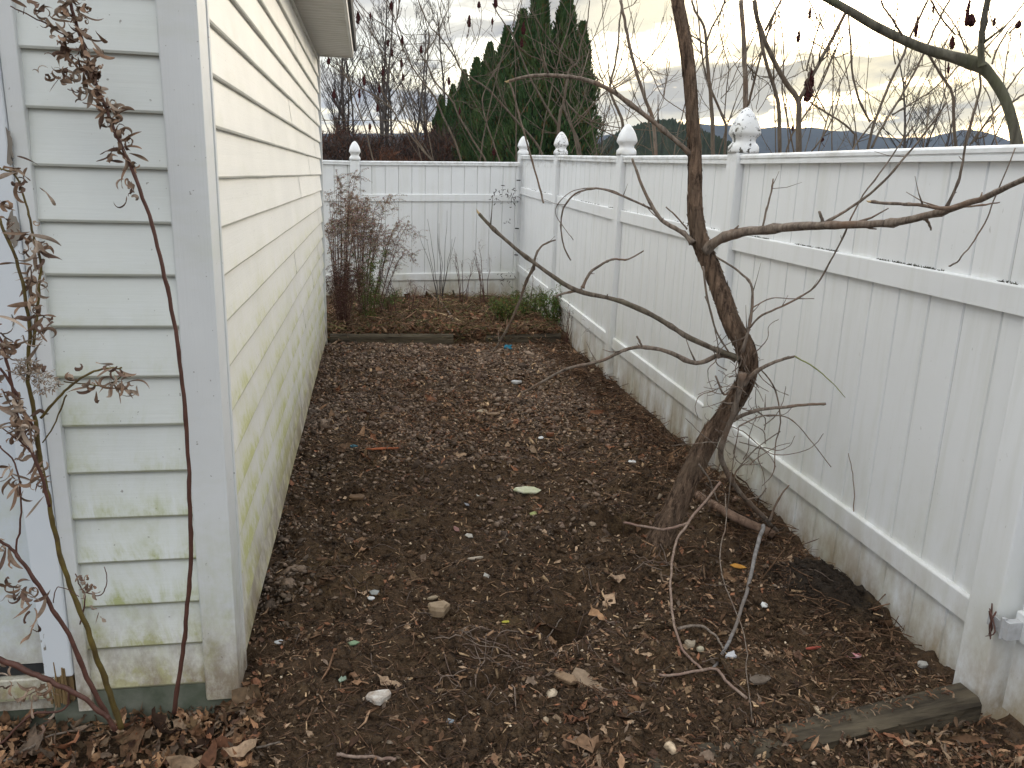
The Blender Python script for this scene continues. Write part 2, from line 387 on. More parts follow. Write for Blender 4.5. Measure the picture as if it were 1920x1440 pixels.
# ------------------------------------------------------------------ house
WX = lambda y: -.44-.0057*(y-2.3)
YN, YF, ZT = 2.3, 7.8, 2.66
house = thing('vinyl_sided_house', 'white house with lapped vinyl siding, green algae and a narrow eave', 'house', (-.6, 2.4, 0))
def rough_courses(pts_of, L0, L1, z0, pitch, seams, name, n=60):
    mb = MB(); k = 0; z = z0
    while z < ZT-.01:
        zt = min(z+pitch, ZT)
        cuts = [L0]+sorted(seams[k % len(seams)])+[L1]
        for ci in range(len(cuts)-1):
            a, b = cuts[ci], cuts[ci+1]; off = .0018*(ci % 2)
            m_ = max(2, int(n*(b-a)/(L1-L0))); V = []; Fc = []
            for i in range(m_+1):
                s_ = a+(b-a)*i/m_
                wv = .0035*mnoise.noise(Vector((s_*1.3, z*3, 4)))
                wz = .0018*mnoise.noise(Vector((s_*2.1, z*5, 9)))
                V += [pts_of(s_, z+.0+wz, .001), pts_of(s_, z+wz, .014+wv+off), pts_of(s_, z+.006+wz, .0165+wv+off), pts_of(s_, z+(zt-z)*.5, .0085+wv*.8+off), pts_of(s_, zt+.004, .001+off)]
            for i in range(m_):
                for j in range(4): Fc.append((i*5+j, (i+1)*5+j, (i+1)*5+j+1, i*5+j+1))
            mb.add(V, Fc)
        z = zt; k += 1
    return mb
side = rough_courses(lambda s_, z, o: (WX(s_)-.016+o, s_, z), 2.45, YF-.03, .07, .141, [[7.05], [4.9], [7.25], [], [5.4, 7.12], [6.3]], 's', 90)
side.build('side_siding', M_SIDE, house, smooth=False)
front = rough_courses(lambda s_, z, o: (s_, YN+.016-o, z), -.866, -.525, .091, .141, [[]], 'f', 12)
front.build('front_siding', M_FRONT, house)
mb = MB()    # corner post: two flanges
mb.box((-.532, YN-.008, .034), (-.4405, YN+.01, ZT)); mb.box((WX(2.3)-.012, YN-.0075, .034), (WX(2.3)+.006, 2.36, ZT-.002)); mb.box((WX(2.3)-.014, 2.36, .034), (WX(2.3)+.002, 2.43, ZT-.003)); mb.box((WX(2.3)-.016, 2.43, .04), (WX(2.3)+.006, 2.452, ZT-.004))
mb.box((-.535, YN-.004, .036), (-.531, YN+.012, ZT-.003))
cp = mb.build('corner_post', M_TRIM, house)
bv = cp.modifiers.new('b', 'BEVEL'); bv.width = .003; bv.segments = 2
mb = MB(); mb.box((WX(YF)-.03, YF-.035, .03), (WX(YF)+.012, YF+.01, ZT)); mb.build('corner_post', M_TRIM, house)
mb = MB(); mb.box((-.905, YN-.012, .03), (-.864, YN+.02, ZT)); o = mb.build('trim_channel', M_TRIM, house)
bv = o.modifiers.new('b', 'BEVEL'); bv.width = .003; bv.segments = 2
# wall core and far, left walls
mb = MB(); mb.box((-5.2, YN+.02, .03), (WX(YF)-.03, YF-.04, ZT)); mb.build('wall', M_FRONT, house)
mb = MB(); mb.box((-5.2, YN+.035, -.3), (WX(YF)-.035, YF-.045, .04)); mb.box((-.98, YN+.004, -.3), (-.462, YN+.034, .088)); mb.build('foundation', M_CONC, house)
# roof with soffit
mb = MB()
n_ = 62; Vs = []; Fs = []
ys_ = np.linspace(1.9, YF+.02, n_*4+1)
for i, y in enumerate(ys_):
    zz = ZT+(.014 if i % 4 in (1, 2) else 0)
    Vs += [(WX(y)-.02, y, zz), (WX(y)+.292, y, zz)]
for i in range(len(ys_)-1): Fs.append((i*2, i*2+1, i*2+3, i*2+2))
mb.add(Vs, Fs); mb.build('soffit', M_SOFFIT, house)
mb = MB()
for (y0, y1) in ((1.9, YF+.045),):
    V = []
    for y in (y0, y1): V += [(WX(y)+.288, y, ZT-.012), (WX(y)+.308, y, ZT-.012), (WX(y)+.308, y, ZT+.15), (WX(y)+.288, y, ZT+.15)]
    mb.add(V, [(0, 1, 5, 4), (1, 2, 6, 5), (2, 3, 7, 6), (3, 0, 4, 7), (0, 3, 2, 1), (4, 5, 6, 7)])
mb.box((WX(YF)-.03, YF+.021, ZT-.012), (WX(YF)+.287, YF+.045, ZT+.1)); mb.build('fascia', M_SOFFIT, house)
mb = MB()
V = []
for y in (1.9, YF+.06): V += [(WX(y)+.33, y, ZT+.05), (WX(y)+.335, y, ZT+.155), (-2.8, y, ZT+1.25), (-2.8, y, ZT+1.2), (WX(y)+.31, y, ZT+.12), (WX(y)+.31, y, ZT+.05)]
mb.add(V, [(0, 1, 7, 6), (1, 2, 8, 7), (2, 3, 9, 8), (3, 4, 10, 9), (4, 5, 11, 10), (5, 0, 6, 11), (0, 5, 4, 3, 2, 1), (6, 7, 8, 9, 10, 11)])
V = []
for y in (1.9, YF+.06): V += [(-2.8, y, ZT+1.25), (-5.6, y, ZT+.1), (-5.6, y, ZT+.05), (-2.8, y, ZT+1.2)]
mb.add(V, [(0, 1, 5, 4), (1, 2, 6, 5), (2, 3, 7, 6), (0, 3, 2, 1), (4, 5, 6, 7)])
mb.build('roof', M_SHING, house)
for y in (YN+.03, YF-.05):
    mb = MB(); mb.add([(-5.2, y, ZT), (-.47, y, ZT), (-.47, y, ZT+.12), (-2.8, y, ZT+1.18), (-5.2, y, ZT+.15)], [(0, 1, 2, 3, 4)]); mb.build('gable', M_FRONT, house)
# door
door = MB(); door.box((-1.85, YN+.0, .20), (-.985, YN+.018, 2.2)); d = door.build('door', M_DOOR, house)
mb = MB(); mb.box((-1.72, YN-.006, .45), (-1.12, YN-.0005, .95)); mb.box((-1.72, YN-.006, 1.2), (-1.12, YN-.0005, 2.0)); o = mb.build('door_panel', M_DOOR, d)
o.modifiers.new('b', 'BEVEL').width = .004
mb = MB(); mb.box((-.984, YN-.022, .16), (-.906, YN+.018, 2.26)); mb.box((-1.95, YN-.022, 2.262), (-.906, YN+.018, 2.35)); mb.box((-1.95, YN-.022, .16), (-1.852, YN+.018, 2.26))
o = mb.build('door_casing', M_PEEL, house); bv = o.modifiers.new('b', 'BEVEL'); bv.width = .005; bv.segments = 2
mb = MB(); mb.box((-1.852, YN-.001, .165), (-.986, YN+.018, .196)); mb.build('dark_door_gap', M_DARK, house)  # dark strip standing in for the shaded gap under the door
mb = MB(); mb.box((-2.0, YN-.02, .085), (-.955, YN+.018, .160)); o = mb.build('threshold', M_FRONT, house); o.modifiers.new('b', 'BEVEL').width = .004
mb = MB()
for i in range(26):
    x = -.972+.062*random.random(); z = .07+.04*random.random(); l = .05+.06*random.random(); yb = YN-.026+.03*random.random()
    mb.tube([(x, yb, z-.015), (x+random.uniform(-.006, .006), yb, z+l)], [.004, .0015+.002*random.random()], 4)
mb.box((-.953, YN-.012, .075), (-.91, YN+.018, .158)); mb.build('rotten_wood', M_ROT, house)

def patch(pts, seed):
    P = [at(px, py, YN-.0232) for px, py in pts]; rs = random.Random(seed); out = []
    for i in range(len(P)):
        a, b = P[i], P[(i+1) % len(P)]
        for k in range(4): q = a+(b-a)*k/4; out.append((q[0]+rs.uniform(-.0025, .0025), q[1], q[2]+rs.uniform(-.005, .005)))
    c = np.mean(out, 0); n = len(out); V = [tuple(c)]+out+[(v[0], v[1]+.001, v[2]) for v in out]
    mb = MB(); mb.add(V, [(0, i+1, (i+1) % n+1) for i in range(n)]+[(i+1, i+1+n, (i+1) % n+1+n, (i+1) % n+1) for i in range(n)])
    return mb.build('bare_wood_patch', m_bare, house)
m_bare = m_plain('bare grey wood', (.30, .27, .23), (.19, .165, .14), 25, .9, .4, .003, (1, 1, .2))
patch([(12, 240), (20, 250), (24, 285), (22, 310), (14, 305)], 1); patch([(22, 395), (36, 420), (38, 440), (30, 465), (24, 460), (10, 440), (12, 420)], 2); patch([(22, 590), (25, 592), (26, 612), (23, 610)], 3)

# ------------------------------------------------------------------ fences
def capmb(cx, cy, z, s=1.):
    prof = [(.070, 0), (.072, .012), (.070, .035), (.062, .046), (.054, .056), (.052, .066), (.056, .078), (.066, .092), (.073, .101), (.0735, .112), (.070, .132), (.063, .158), (.052, .185), (.038, .21), (.022, .229), (.008, .238), (.001, .24)]
    mb = MB(); V = []; K = 28
    for r, h in prof:
        e = 5. if h < .11 else max(2.2, 5-(h-.11)*28)
        for k in range(K):
            a = 2*math.pi*k/K; c, s_ = math.cos(a), math.sin(a)
            q = (abs(c)**e+abs(s_)**e)**(-1/e)
            V.append((cx+r*q*c*s, cy+r*q*s_*s, z+h*s))
    Fc = [(j*K+k, j*K+(k+1) % K, (j+1)*K+(k+1) % K, (j+1)*K+k) for j in range(len(prof)-1) for k in range(K)]
    Fc.append(tuple(range(K))[::-1]); Fc.append(tuple(range((len(prof)-1)*K, len(prof)*K))); mb.add(V, Fc); return mb
def post(parent, cx, cy, ztop, mould=False, zb=-.15, cap=True):
    mb = MB(); h = .0635; mb.box((cx-h, cy-h, zb), (cx+h, cy+h, ztop+.005))
    p = mb.build('post', M_FENCE, parent); b = p.modifiers.new('b', 'BEVEL'); b.width = .007; b.segments = 2
    if cap: capmb(cx, cy, ztop+.004).build('post_cap', M_CAPM if mould else M_CAP, p, smooth=True)
def panel(parent, a, b, za, zb_, side, phase=0., gap_top=(1.39, 1.30), low=(.335, .245)):
    """one fence panel from a to b (xy); za/zb_ = extra height at the ends; side = +1/-1 which way the seen face looks"""
    a = Vector((*a, 0)); b = Vector((*b, 0)); L = (b-a).length; d = (b-a)/L; nrm = Vector((-d.y, d.x, 0))*side
    P = lambda s_, o, z, : a+d*s_+nrm*o+Vector((0, 0, z+za+(zb_-za)*s_/L))
    root = bpy.data.objects.new('fence_panel', None); COL.objects.link(root); root.parent = parent
    mb = MB()
    edges = []; s_ = phase % .175
    edges = [0.]+[v for v in np.arange(s_, L, .175) if .02 < v < L-.02]+[L]
    segs = [(low[0]-.01, gap_top[1]+.01), (gap_top[0]-.01, 1.77), (-.12, low[1]+.01)]
    for (zl, zh) in segs:
        for i in range(len(edges)-1):
            e0, e1 = edges[i], edges[i+1]; j = .0012*random.uniform(-1, 1); g = .0035
            V = []
            for z in (zl, zh):
                V += [P(e0, -.006, z), P(e0+g*.5, -.002+j, z), P(e0+g+.002, .004+j, z), P(e1-g-.002, .004+j, z), P(e1-g*.5, -.002+j, z), P(e1, -.006, z)]
            Fc = [(k, k+1, k+7, k+6) for k in range(5)]
            mb.add(V, Fc); mb.mi += [1, 0, 0, 0, 1]
    # back face
    mb.add([P(0, -.019, -.12), P(L, -.019, -.12), P(L, -.019, 1.77), P(0, -.019, 1.77)], [(0, 1, 2, 3)])
    def rail(nm, zt, zb2, th, rounded=False):
        r = MB()
        if rounded:
            prof = [(-th, zb2), (th, zb2), (th, zb2+.017), (th-.004, zb2+.019), (th-.004, zb2+.024), (th+.003, zb2+.027), (th+.003, zt-.010), (th-.004, zt-.003), (th-.012, zt), (-th+.012, zt), (-th+.004, zt-.003), (-th-.003, zt-.010), (-th-.003, zb2+.027)]
        else:
            prof = [(-th, zb2), (th, zb2), (th, zt-.006), (th-.002, zt-.002), (th-.006, zt), (-th, zt)]
        V = [P(0, u, z) for u, z in prof]+[P(L, u, z) for u, z in prof]; k = len(prof)
        r.add(V, [(i, (i+1) % k, (i+1) % k+k, i+k) for i in range(k)]+[tuple(range(k))[::-1], tuple(range(k, 2*k))])
        return r.build(nm, M_FENCE, root)
    bo = mb.build('boards', M_FENCE, root); bo.data.materials.append(M_GROOVE)
    for q, k in enumerate(mb.mi): bo.data.polygons[q].material_index = k
    rail('top_rail', 1.815, 1.765, .028, True); rail('middle_rail', gap_top[0], gap_top[1], .024); rail('bottom_rail', low[0], low[1], .024)
    return root, P, L
DZ = lambda y: float(np.interp(y, [2, 4.1, 6, 8.3, 10.6, 11.2], [-.012, .0, .028, .08, .135, .145]))
fence = thing('vinyl_fence', 'long white vinyl privacy fence running beside the dug strip, gothic post caps', 'fence', (0, 0, 0))
PX = 2.013; RXC = 2.000
PYs = [2.05, 4.31, 6.45, 8.82, 11.12]
for i, y in enumerate(PYs): post(fence, PX, y, 1.815+DZ(y), mould=(i in (1, 3)))
for i in range(4):
    panel(fence, (RXC, PYs[i]+.0625), (RXC, PYs[i+1]-.0625), DZ(PYs[i])-.003, DZ(PYs[i+1])-.003, 1, phase=[.135, .07, .11, .02][i])
bfence = thing('vinyl_fence', 'low looking white vinyl fence across the far end, behind dead weeds', 'fence', (0, 0, 0))
BY = 11.0
post(bfence, -.235, BY, 1.803)
post(bfence, -2.55, BY, 1.803)
panel(bfence, (-.171, BY+.01), (PX-.064, BY+.01), -.012, .045, -1, phase=.15)
panel(bfence, (-2.48, BY+.01), (-.299, BY+.01), -.03, -.016, -1, phase=.05)
# moss grit on top of the middle rails
mb = MB()
for k in range(900):
    y = random.choice([random.uniform(2.2, 4.2)]*5+[random.uniform(4.4, 10.8)]*3)
    if mnoise.noise(Vector((y*3.1, 1, 1))) < -.05: continue
    s_ = random.uniform(.001, .0032)
    x = RXC-.003-random.uniform(.003, .014); z = 1.391+DZ(y)-.004
    mb.tube([(x, y, z), (x-random.uniform(-.004, .004), y+random.uniform(-.01, .01), z+random.uniform(.002, .009))], [s_, s_*.3], 4)
tag(mb.build('moss_grit', M_MOULD), 'line of dark moss and grit lying on top of the middle rail of the long fence', 'moss', kind='stuff')
# gate beyond the near post
gate = thing('vinyl_gate', 'white vinyl gate hung on the near post, only its edge in view', 'gate', (2.02, 1.96, 0))
mb = MB(); mb.box((2.015, .9, .02), (2.045, 1.962, 1.78)); mb.build('gate_panel', M_FENCE, gate)
mb = MB(); mb.box((1.995, .9, .28), (2.0148, 1.964, .375)); o = mb.build('bottom_rail', M_FENCE, gate); o.modifiers.new('b', 'BEVEL').width = .003
mb = MB(); mb.box((1.995, .9, 1.3), (2.0148, 1.964, 1.39)); o = mb.build('middle_rail', M_FENCE, gate); o.modifiers.new('b', 'BEVEL').width = .003
mb = MB(); mb.box((1.9445, 1.955, .30), (1.9485, 2.015, .34)); mb.box((1.9445, 1.93, .29), (1.9945, 1.955, .35))
mb.tube([(1.948, 1.955, .285), (1.948, 1.955, .355)], .008, 10)
for dy, dz in ((.02, .012), (.045, .028)): mb.tube([(1.9455, 1.955+dy, .30+dz), (1.9415, 1.955+dy, .30+dz)], .004, 8)
mb.build('hinge', M_HINGE, gate)
mb = MB()
for k in range(4):
    p = np.array((1.93, 1.975, .37)); q = [p+np.array((random.uniform(-.02, .02), random.uniform(-.02, .03), -.05*j+random.uniform(-.015, .015))) for j in range(3)]
    mb.tube(smoothline(q, 4), [.002, .003, .003, .0025, .0025, .002, .002, .0015, .001], 5)
tag(mb.build('dead_leaf_wisp', M_REDST), 'dark shrivelled leaf wisp caught on the gate hinge', 'leaf')

# ------------------------------------------------------------------ timbers
def timber(name, p0, p1, w_, h_, label, cat, mat=M_TIMBER):
    p0 = np.array(p0); p1 = np.array(p1); n = 40; d = (p1-p0)/np.linalg.norm(p1-p0); u = np.cross(d, (0, 0, 1)); u /= np.linalg.norm(u)
    K = 16; V = []
    for i in range(n+1):
        c = p0+(p1-p0)*i/n
        for k in range(K):
            a = 2*math.pi*(k+.5)/K; ca, sa = math.cos(a), math.sin(a); q = (abs(ca)**7+abs(sa)**7)**(-1/7)
            r = 1+.09*mnoise.noise(Vector((i*.5, ca*3, sa*3)))-.10*abs(mnoise.noise(Vector((i*.07, ca*7, sa*7))))
            V.append(c+u*ca*q*w_/2*r+np.array((0, 0, 1))*(sa*q*h_/2*r))
    Fc = [(i*K+k, i*K+(k+1) % K, (i+1)*K+(k+1) % K, (i+1)*K+k) for i in range(n) for k in range(K)]+[tuple(range(K))[::-1], tuple(range(n*K, n*K+K))]
    mb = MB(); mb.add(V, Fc); return tag(mb.build(name, mat), label, cat)
timber('landscape_timber', (-.44, 7.95, .035), (.78, 7.95, .03), .10, .13, 'dark rotting landscape timber edging the raised bed, beside the house wall', 'timber')
timber('landscape_timber', (1.12, 8.0, .02), (1.90, 7.97, .04), .10, .12, 'short dark landscape timber edging the raised bed, below the long fence', 'timber')
timber('landscape_timber', (.80, 1.93, -.100), (1.925, 2.01, .010), .12, .10, 'green stained landscape timber at the foot of the gate post', 'timber')
# ------------------------------------------------------------------ branches traced in space
def pl(P, depth0, depth1=None):
    """pixels + distance -> world points"""
    if depth1 is None: depth1 = depth0
    out = []; n = len(P)
    for i, p in enumerate(P):
        y = p[2] if len(p) > 2 else depth0+(depth1-depth0)*i/max(1, n-1)
        out.append(at(p[0], p[1], y))
    return out
def wobble(L, amp, seed=0):
    return [p+amp*np.array([mnoise.noise(Vector((i*.55, seed, 0))), 1.3*mnoise.noise(Vector((i*.4, seed, 5))), mnoise.noise(Vector((i*.6, seed, 9)))]) for i, p in enumerate(L)]
def branch(parent, P, w0, w1, d0, d1=None, mat=None, name='branch', sides=8, bumpy=.12, sub=5, amp=.0022, tip=False, nodes=True):
    """w0,w1 = width in photo pixels at the ends"""
    L = smoothline(pl(P, d0, d1), sub); n = len(L)
    L = [L[0]]+wobble(L, amp, random.random()*90)[1:]
    R = []
    for i, p in enumerate(L):
        t_ = i/(n-1); wpx = .86*(w0+(w1-w0)*t_); r = wpx*p[1]/F/2
        if nodes and i % 7 == 5: r *= random.uniform(1.08, 1.32)
        if i < 3 and w0 > 5: r *= (1.55, 1.25, 1.08)[i]
        R.append(r*random.uniform(.94, 1.06))
    mb = MB(); mb.tube(L, R, sides, bumpy=bumpy*1.4)
    if w0 > 4.5 and n > 12:
        for k in range(n//7):
            i = random.randint(3, n-3); d = _n(L[i+1]-L[i-1]); q = _n(np.array([random.uniform(-1, 1), random.uniform(-1, 1), random.uniform(-.6, 1)])+d*.5); r_ = R[i]
            l_ = random.choice((.008, .015, .05, .11))
            mb.tube([L[i], L[i]+q*(r_+l_*.5), L[i]+q*(r_+l_)+np.array((0, 0, l_*.12))], [r_*.5, max(.0012, r_*.26), max(.0007, r_*.14)], 5)
    o = mb.build(name, mat or M_BRANCH, parent, smooth=True)
    if tip:
        mb = MB(); e = L[-1]; d = (L[-1]-L[-2]); d /= np.linalg.norm(d); r = R[-1]
        mb.tube([e-d*.001, e+d*r*1.5, e+d*r*3+np.array((0, 0, r*.6))], [r*.96, r*.7, r*.1], 6)
        mb.build('broken_tip', M_PALEW, o)
    return o, L
tree = thing('shaggy_barked_tree', 'crooked brown tree with peeling bark, S-bent trunk rising from the dug soil', 'tree', tuple(gp(1215, 1045)))
TP = [(1205, 1062, 3.13), (1222, 1040, 3.14), (1258, 970, 3.17), (1295, 890, 3.2), (1335, 812, 3.2), (1378, 752, 3.16), (1402, 700, 3.1), (1398, 655, 3.08), (1374, 610, 3.1), (1356, 560, 3.15), (1335, 505, 3.2), (1312, 448, 3.22), (1303, 390, 3.24), (1303, 300, 3.28), (1298, 210, 3.3), (1288, 100, 3.32), (1270, 0, 3.36), (1262, -80, 3.4)]
TW = [66, 54, 46, 42, 39, 37, 36, 38, 35, 33, 33, 31, 27, 23, 22, 22, 20, 18]
Lp = smoothline([at(*p) for p in TP], 8); Rw = np.interp(np.arange(len(Lp))/8., range(len(TW)), TW)
mb = MB(); V = []; K = 40; nL = len(Lp)
prevu = None
for i in range(nL):
    d = Vector(Lp[min(i+1, nL-1)]-Lp[max(i-1, 0)]).normalized()
    u = (prevu-d*prevu.dot(d)).normalized() if prevu else d.cross(Vector((0, 1, 0))).normalized(); prevu = u; v = d.cross(u)
    r0 = Rw[i]*Lp[i][1]/F/2
    for k in range(K):
        a = 2*math.pi*k/K+i*.018; q = u*math.cos(a)+v*math.sin(a)
        rr = 1+.10*mnoise.noise(Vector((math.cos(a)*1.2, math.sin(a)*1.2, i*.06)))+.13*abs(mnoise.noise(Vector((math.cos(a)*6, math.sin(a)*6, i*.11))))*2-.05+.04*mnoise.noise(Vector((math.cos(a)*11, math.sin(a)*11, i*.35)))
        if i < 10: rr *= 1+.35*(1-i/10)*max(0, math.sin(a*2.5+1))
        V.append(Vector(Lp[i])+q*r0*rr)
mb.add(V, [(i*K+k, i*K+(k+1) % K, (i+1)*K+(k+1) % K, (i+1)*K+k) for i in range(nL-1) for k in range(K)]+[tuple(range(K))[::-1], tuple(range((nL-1)*K, nL*K))])
trunk = mb.build('trunk', M_BARK, tree, smooth=True)
# loose bark strips
mb = MB()
for k in range(520):
    i = random.randint(6, nL-14); a = random.uniform(0, 2*math.pi); n_ = random.randint(3, 8)
    pts = []
    for j in range(n_):
        ii = min(i+j, nL-2); d = Vector(Lp[ii+1]-Lp[ii-1]).normalized(); u = d.cross(Vector((0, 1, 0))).normalized(); v = d.cross(u)
        r0 = Rw[ii]*Lp[ii][1]/F/2*(1.02+.03*random.random()+(.22*random.random() if j in (0, n_-1) else 0))
        pts.append(Vector(Lp[ii])+(u*math.cos(a+j*.02)+v*math.sin(a+j*.02))*r0)
    mb.tube(pts, [.0012]+[.0026*random.uniform(.6, 1.3)]*(n_-2)+[.0006], 4)
mb.build('bark_strips', M_BARK, tree)
B = lambda *a, **k: branch(tree, *a, **k)
B([(1322, 468, 3.2), (1360, 444, 3.12), (1420, 432, 3.0), (1500, 424, 2.85), (1580, 421, 2.7), (1660, 419, 2.55), (1720, 409, 2.42), (1790, 389, 2.25), (1850, 369, 2.1), (1920, 335, 1.9), (1990, 300, 1.75)], 23, 13, 3.2, mat=M_BRANCH, sides=12, bumpy=.2, amp=.003)
B([(1806, 384, 2.22), (1770, 391), (1720, 384), (1680, 382), (1632, 378)], 10, 7, 2.22, 2.3, tip=True)
B([(1775, 388), (1796, 343), (1807, 292), (1812, 255), (1821, 226)], 7, 3, 2.28, 2.2)
B([(1548, 418), (1612, 378), (1657, 340), (1708, 282), (1750, 228), (1775, 190)], 7, 3, 2.78, 2.5)
B([(1543, 418), (1540, 408), (1536, 396)], 8, 6, 2.78, nodes=False)
B([(1735, 410), (1742, 420), (1746, 432)], 8, 4, 2.4, nodes=False)
B([(1430, 428), (1438, 392), (1446, 360), (1450, 335)], 5, 3, 2.98)
B([(1795, 389), (1840, 385), (1874, 379)], 6, 3, 2.23, 2.2)
B([(1388, 672, 3.08), (1345, 657), (1282, 627), (1222, 590), (1152, 562), (1082, 545), (1022, 508), (966, 465), (926, 430), (899, 402)], 14, 7, 3.08, 3.5, mat=m_bark('ridged grey branch bark', (.07, .054, .042), (.20, .165, .13), (.13, .115, .08), 18, .8, .006), sides=10, bumpy=.3, tip=True)
B([(1000, 502), (1006, 475), (1019, 459), (1042, 450)], 6, 3, 3.4)
B([(1000, 503), (987, 528), (975, 562), (959, 600), (944, 628), (925, 659)], 7, 4, 3.4, 3.6)
B([(1092, 540), (1106, 512), (1131, 494), (1150, 486), (1178, 486), (1207, 470)], 7, 3, 3.32)
B([(1092, 543), (1069, 548), (1047, 553), (1044, 558)], 6, 4, 3.32)
B([(1380, 673, 3.1), (1348, 666), (1305, 681), (1249, 659), (1202, 651), (1164, 659), (1131, 675), (1062, 692), (1016, 716), (981, 737)], 13, 4, 3.1, 3.5)
B([(1204, 650), (1199, 640), (1194, 630)], 5, 4, 3.25)
B([(1180, 655), (1165, 660), (1148, 668)], 5, 3, 3.3)
B([(1393, 722, 3.02), (1420, 695), (1463, 675), (1491, 668)], 12, 5, 3.02, 2.9)
B([(1491, 668), (1527, 689), (1561, 719), (1585, 745)], 4, 1.5, 2.9, 2.86, mat=m_plain('green fibre', (.30, .33, .12), (.2, .2, .08), 20), name='peeled_twig')
B([(1373, 788, 3.1), (1416, 770), (1463, 764), (1515, 759), (1549, 757)], 10, 6, 3.05, 2.9)
B([(1392, 700, 3.0), (1377, 770), (1358, 821), (1352, 858), (1373, 903), (1399, 937), (1429, 967), (1463, 1005)], 15, 11, 3.0, 3.3, mat=M_BRANCH, sides=10)
B([(1392, 660, 3.02), (1407, 600), (1410, 540), (1386, 510), (1343, 482)], 8, 4, 3.0, 3.1)
B([(1405, 615), (1429, 591), (1476, 570), (1527, 538), (1553, 497), (1578, 450), (1610, 380), (1660, 310), (1712, 236)], 5, 3, 3.0, 2.6)
B([(1410, 578), (1446, 559), (1485, 560), (1527, 560)], 3, 2, 3.0)
B([(1318, 499), (1326, 557), (1343, 621), (1369, 663)], 5, 4, 3.1)
B([(1322, 556), (1335, 590), (1345, 640), (1350, 672)], 3, 2, 3.08)
B([(1425, 690), (1454, 732), (1463, 792), (1454, 834), (1450, 885), (1429, 911)], 4, 2, 3.0, 3.0)
B([(1385, 800), (1425, 781), (1471, 781), (1506, 809), (1559, 875)], 4, 2, 3.0, 2.95)
B([(1544, 813), (1523, 838), (1484, 851), (1442, 849), (1399, 813), (1372, 800)], 2, 2.5, 3.0)
B([(1463, 809), (1416, 843), (1382, 881)], 3, 3, 3.0, 3.1)
B([(1442, 978), (1459, 937), (1480, 909)], 6, 3, 3.25)
B([(1399, 937), (1425, 930), (1437, 915)], 5, 3, 3.2)
B([(1375, 905), (1382, 882), (1404, 864)], 4, 2, 3.15)
B([(1298, 456, 3.2), (1282, 437), (1256, 423), (1236, 408), (1214, 372), (1196, 328), (1185, 297)], 12, 5, 3.2, 3.4)
B([(1228, 395), (1178, 372), (1127, 354), (1085, 360), (1060, 384), (1052, 415), (1056, 458), (1070, 488)], 5, 3, 3.35, 3.5)
B([(1178, 372), (1150, 358), (1110, 352), (1070, 360), (1045, 385), (1043, 405), (1060, 430), (1075, 450)], 2, 1.5, 3.4, 3.5)
B([(1288, 430), (1270, 408), (1248, 388)], 4, 3, 3.2)
B([(1297, 290, 3.28), (1243, 243), (1200, 209), (1150, 172), (1114, 155), (1081, 146), (1028, 141), (985, 144), (955, 152)], 11, 6, 3.28, 3.5, mat=M_BRANCH, tip=True)
B([(955, 153), (965, 183), (976, 228), (987, 263), (1000, 310), (1012, 352), (1019, 381)], 4, 4, 3.5, 3.45)
B([(1310, 870), (1330, 900), (1345, 940)], 5, 3, 3.05)
B([(1385, 800), (1370, 900), (1361, 985)], 2.5, 2, 3.05)
B([(1375, 720), (1358, 740), (1342, 705)], 5, 5, 3.05, 3.0)
for k in range(26):   # fine tendrils round the bend
    x = random.uniform(1340, 1440); y = random.uniform(640, 900); P = [(x, y)]
    a = random.uniform(0, 6.28)
    for j in range(4): a += random.uniform(-.9, .9); x += 22*math.cos(a); y += 22*math.sin(a); P.append((x, y))
    B(P, 2.8, 1.4, random.uniform(2.95, 3.15), sides=5, bumpy=0, name='tendril')
for k in range(46):
    i = random.randint(6, 44); x = 1352+random.uniform(-45, 70); y = 650+random.uniform(0, 290); a = random.uniform(-1.2, 1.2)+random.choice([0, math.pi])
    B([(x, y), (x+14*math.cos(a), y+14*math.sin(a)), (x+random.uniform(18, 34)*math.cos(a+.5), y+random.uniform(18, 34)*math.sin(a+.5))], 1.6, .9, random.uniform(3.0, 3.12), sides=4, bumpy=0, sub=3, name='tendril')

# sticks standing or lying round the tree, each a thing
def stick(name, P, w0, w1, label, cat='stick', mat=None, ys=None, group=None, sides=7, onground=False, lift=.0):
    if onground: L = [gp(p[0], p[1], H1(*gp(p[0], p[1])[:2])+lift+w0*.0012) for p in P]
    else: L = pl(P, *ys)
    L = wobble(smoothline(L, 6), .005, random.random()*50); n = len(L)
    R = [(w0+(w1-w0)*i/(n-1))*L[i][1]/F/2 for i in range(n)]
    mb = MB(); mb.tube(L, R, sides, bumpy=.15)
    return tag(mb.build(name, mat or M_BRANCH, smooth=True), label, cat, group)
stick('bent_stick', [(1352, 904, 2.95), (1292, 977, 2.9), (1267, 1020, 2.8), (1258, 1079, 2.65), (1260, 1148, 2.5), (1279, 1216, 2.38), (1318, 1256, 2.3)], 5, 6, 'pale pinkish bent stick arching from the trunk down to the soil', mat=M_PALEST, ys=(3, 2.3))
stick('grey_stick', [(1431, 985, 3.05), (1416, 1041, 2.9), (1399, 1113, 2.7), (1373, 1190, 2.47), (1338, 1254, 2.31)], 9.5, 7.5, 'smooth grey curved stick leaning right of the tree, foot in the soil', mat=m_bark('smooth grey stick', (.15, .14, .135), (.29, .275, .265), (.17, .14, .12), 14, .4, .003), ys=(3, 2.3))
stick('forked_stick', [(1237, 1266), (1280, 1262), (1338, 1253), (1360, 1275), (1400, 1310)], 6, 7, 'pale brown stick lying flat where the grey and pink sticks meet', mat=M_PALEST, onground=True, lift=.01)
